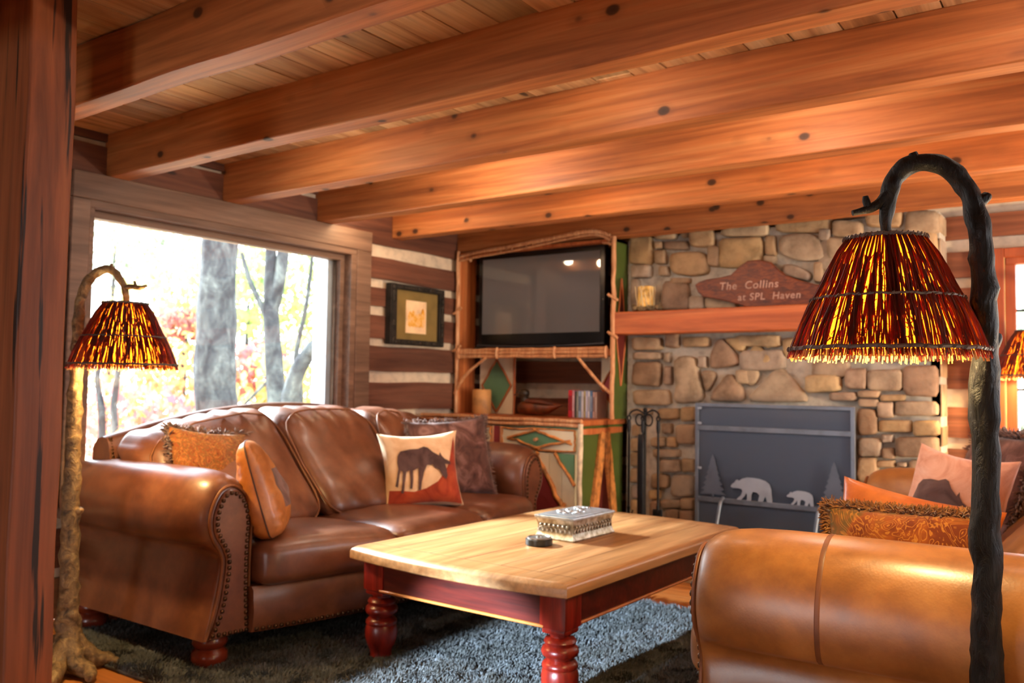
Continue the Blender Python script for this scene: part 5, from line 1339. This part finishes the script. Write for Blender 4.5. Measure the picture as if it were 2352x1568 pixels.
# ================================================================= light
w = bpy.data.worlds.new('World'); SC.world = w; w.use_nodes = True
nt = w.node_tree; bg = nt.nodes['Background']
tc = nt.nodes.new('ShaderNodeTexCoord'); sp = nt.nodes.new('ShaderNodeSeparateXYZ'); rp = nt.nodes.new('ShaderNodeValToRGB')
nt.links.new(tc.outputs['Generated'], sp.inputs[0]); nt.links.new(sp.outputs['Z'], rp.inputs[0]); nt.links.new(rp.outputs[0], bg.inputs['Color'])
rp.color_ramp.elements[0].position = .0; rp.color_ramp.elements[0].color = (.95,.97,1,1); rp.color_ramp.elements[1].position = .8; rp.color_ramp.elements[1].color = (.62,.78,1,1)
bg.inputs['Strength'].default_value = 6
def area(name, loc, look, sx, sy, power, color=(1,1,1), portal=False, spread=PI):
    L = bpy.data.lights.new(name, 'AREA'); L.shape = 'RECTANGLE'; L.size = sx; L.size_y = sy; L.energy = power; L.color = color; L.spread = spread
    if portal: L.cycles.is_portal = True
    o = bpy.data.objects.new(name, L); COL.objects.link(o); o.location = loc
    o.rotation_euler = Vector(look).to_track_quat('-Z', 'Y').to_euler(); return o
def sun(name, d, power, angle, color):
    L = bpy.data.lights.new(name, 'SUN'); L.energy = power; L.angle = math.radians(angle); L.color = color
    o = bpy.data.objects.new(name, L); COL.objects.link(o); o.rotation_euler = Vector(d).to_track_quat('-Z', 'Y').to_euler(); return o
sun('sun', (math.cos(math.radians(31)), .04, -math.sin(math.radians(31))), 17, 9, (.88,.94,1))
area('portal_left', (XL-.12, 2.93, 1.22), (1,0,0), 1.28, 1.62, 1, portal=True)
area('portal_back', (.13, YB+.12, 1.2), (0,-1,0), 1.1, 1.1, 1, portal=True)
# unseen spot added behind the camera to light the rug patch
sp_l = bpy.data.lights.new('rug_patch_spot', 'SPOT'); sp_l.energy = 10000; sp_l.color = (.62,.80,1); sp_l.spot_size = math.radians(6.6); sp_l.spot_blend = .25; sp_l.shadow_soft_size = .06
sp_o = bpy.data.objects.new('rug_patch_spot', sp_l); COL.objects.link(sp_o); sp_o.location = (-1.93, -4.2, 1.25); sp_o.rotation_euler = (Vector((-1.86, 3.05, -.08))-sp_o.location).to_track_quat('-Z', 'Y').to_euler()
area('portal_right', (XR+.12, (WR[0]+WR[1])/2, 1.41), (-1,0,0), 1.02, WR[1]-WR[0], 1, portal=True)
# unseen low fill lights added out of view, and the downlights hidden between the last two beams
def bulb(name, loc, power, color, r):
    L = bpy.data.lights.new(name, 'POINT'); L.energy = power; L.color = color; L.shadow_soft_size = r
    o = bpy.data.objects.new(name, L); COL.objects.link(o); o.location = loc
for p, e, cl_ in (((1.2,-.5,.75),7,(1,.9,.76)),((-1.6,-.9,.75),6,(1,.9,.76)),((1.15,4.35,.7),150,(1,.8,.54)),((1.15,1.5,.5),14,(1,.8,.54))): bulb('low_fill_glow', p, e, cl_, .12)
for x in (-3.4, -2.3, -1.1, .1): bulb('spot_glow', (x, 3.68, 2.07), 3, (1,.70,.42), .03)
for x, y, e in ((-2.9, 2.40, 2.5), (-1.5, 2.40, 2.5), (-.1, 2.40, 2.2), (-2.5, 3.05, 7), (-1.0, 3.05, 5)): bulb('spot_glow', (x, y, 2.09), e, (1,.90,.76), .03)
sf = thing('ceiling_spotlight', 'small round spotlight behind the fourth beam, seen only as a glow in the television screen', 'spotlight', (-3.72, 3.66, ZC))
mb = MB(); mb.lathe([(.03,0),(.03,-.02),(.012,-.03),(.012,-.07),(.035,-.08),(.04,-.11)], (0,0,0), 20); part('housing', mb, IRON, sf, 50)
mb = MB(); mb.lathe([(.034,-.111),(.037,-.125),(.030,-.145),(.012,-.155)], (0,0,0), 20); part('bulb', mb, emis('spot_bulb', (1,.82,.55), 40), sf, 60)

# ================================================================= camera
cam = bpy.data.cameras.new('camera'); co = bpy.data.objects.new('camera', cam); COL.objects.link(co)
cam.sensor_fit = 'HORIZONTAL'; cam.sensor_width = 36; cam.lens = 36*FPX/2352; cam.clip_start = .05; cam.clip_end = 200
co.matrix_world = Matrix(((CR.x, CU.x, -CF.x, 0), (CR.y, CU.y, -CF.y, 0), (CR.z, CU.z, -CF.z, CAMH), (0,0,0,1)))
cam.dof.use_dof = True; cam.dof.focus_distance = 1.8; cam.dof.aperture_fstop = 4.5
SC.camera = co
vs_ = SC.view_settings; SC.display_settings.display_device = 'sRGB'; vs_.view_transform = 'Standard'; vs_.look = 'None'; vs_.gamma = 1; vs_.use_curve_mapping = False; vs_.exposure = 1.0
cy = SC.cycles; cy.max_bounces = 5; cy.diffuse_bounces = 3; cy.glossy_bounces = 2; cy.transmission_bounces = 4; cy.transparent_max_bounces = 8; cy.use_adaptive_sampling = True; cy.adaptive_threshold = .05; cy.sample_clamp_indirect = 6; cy.caustics_reflective = False; cy.caustics_refractive = False
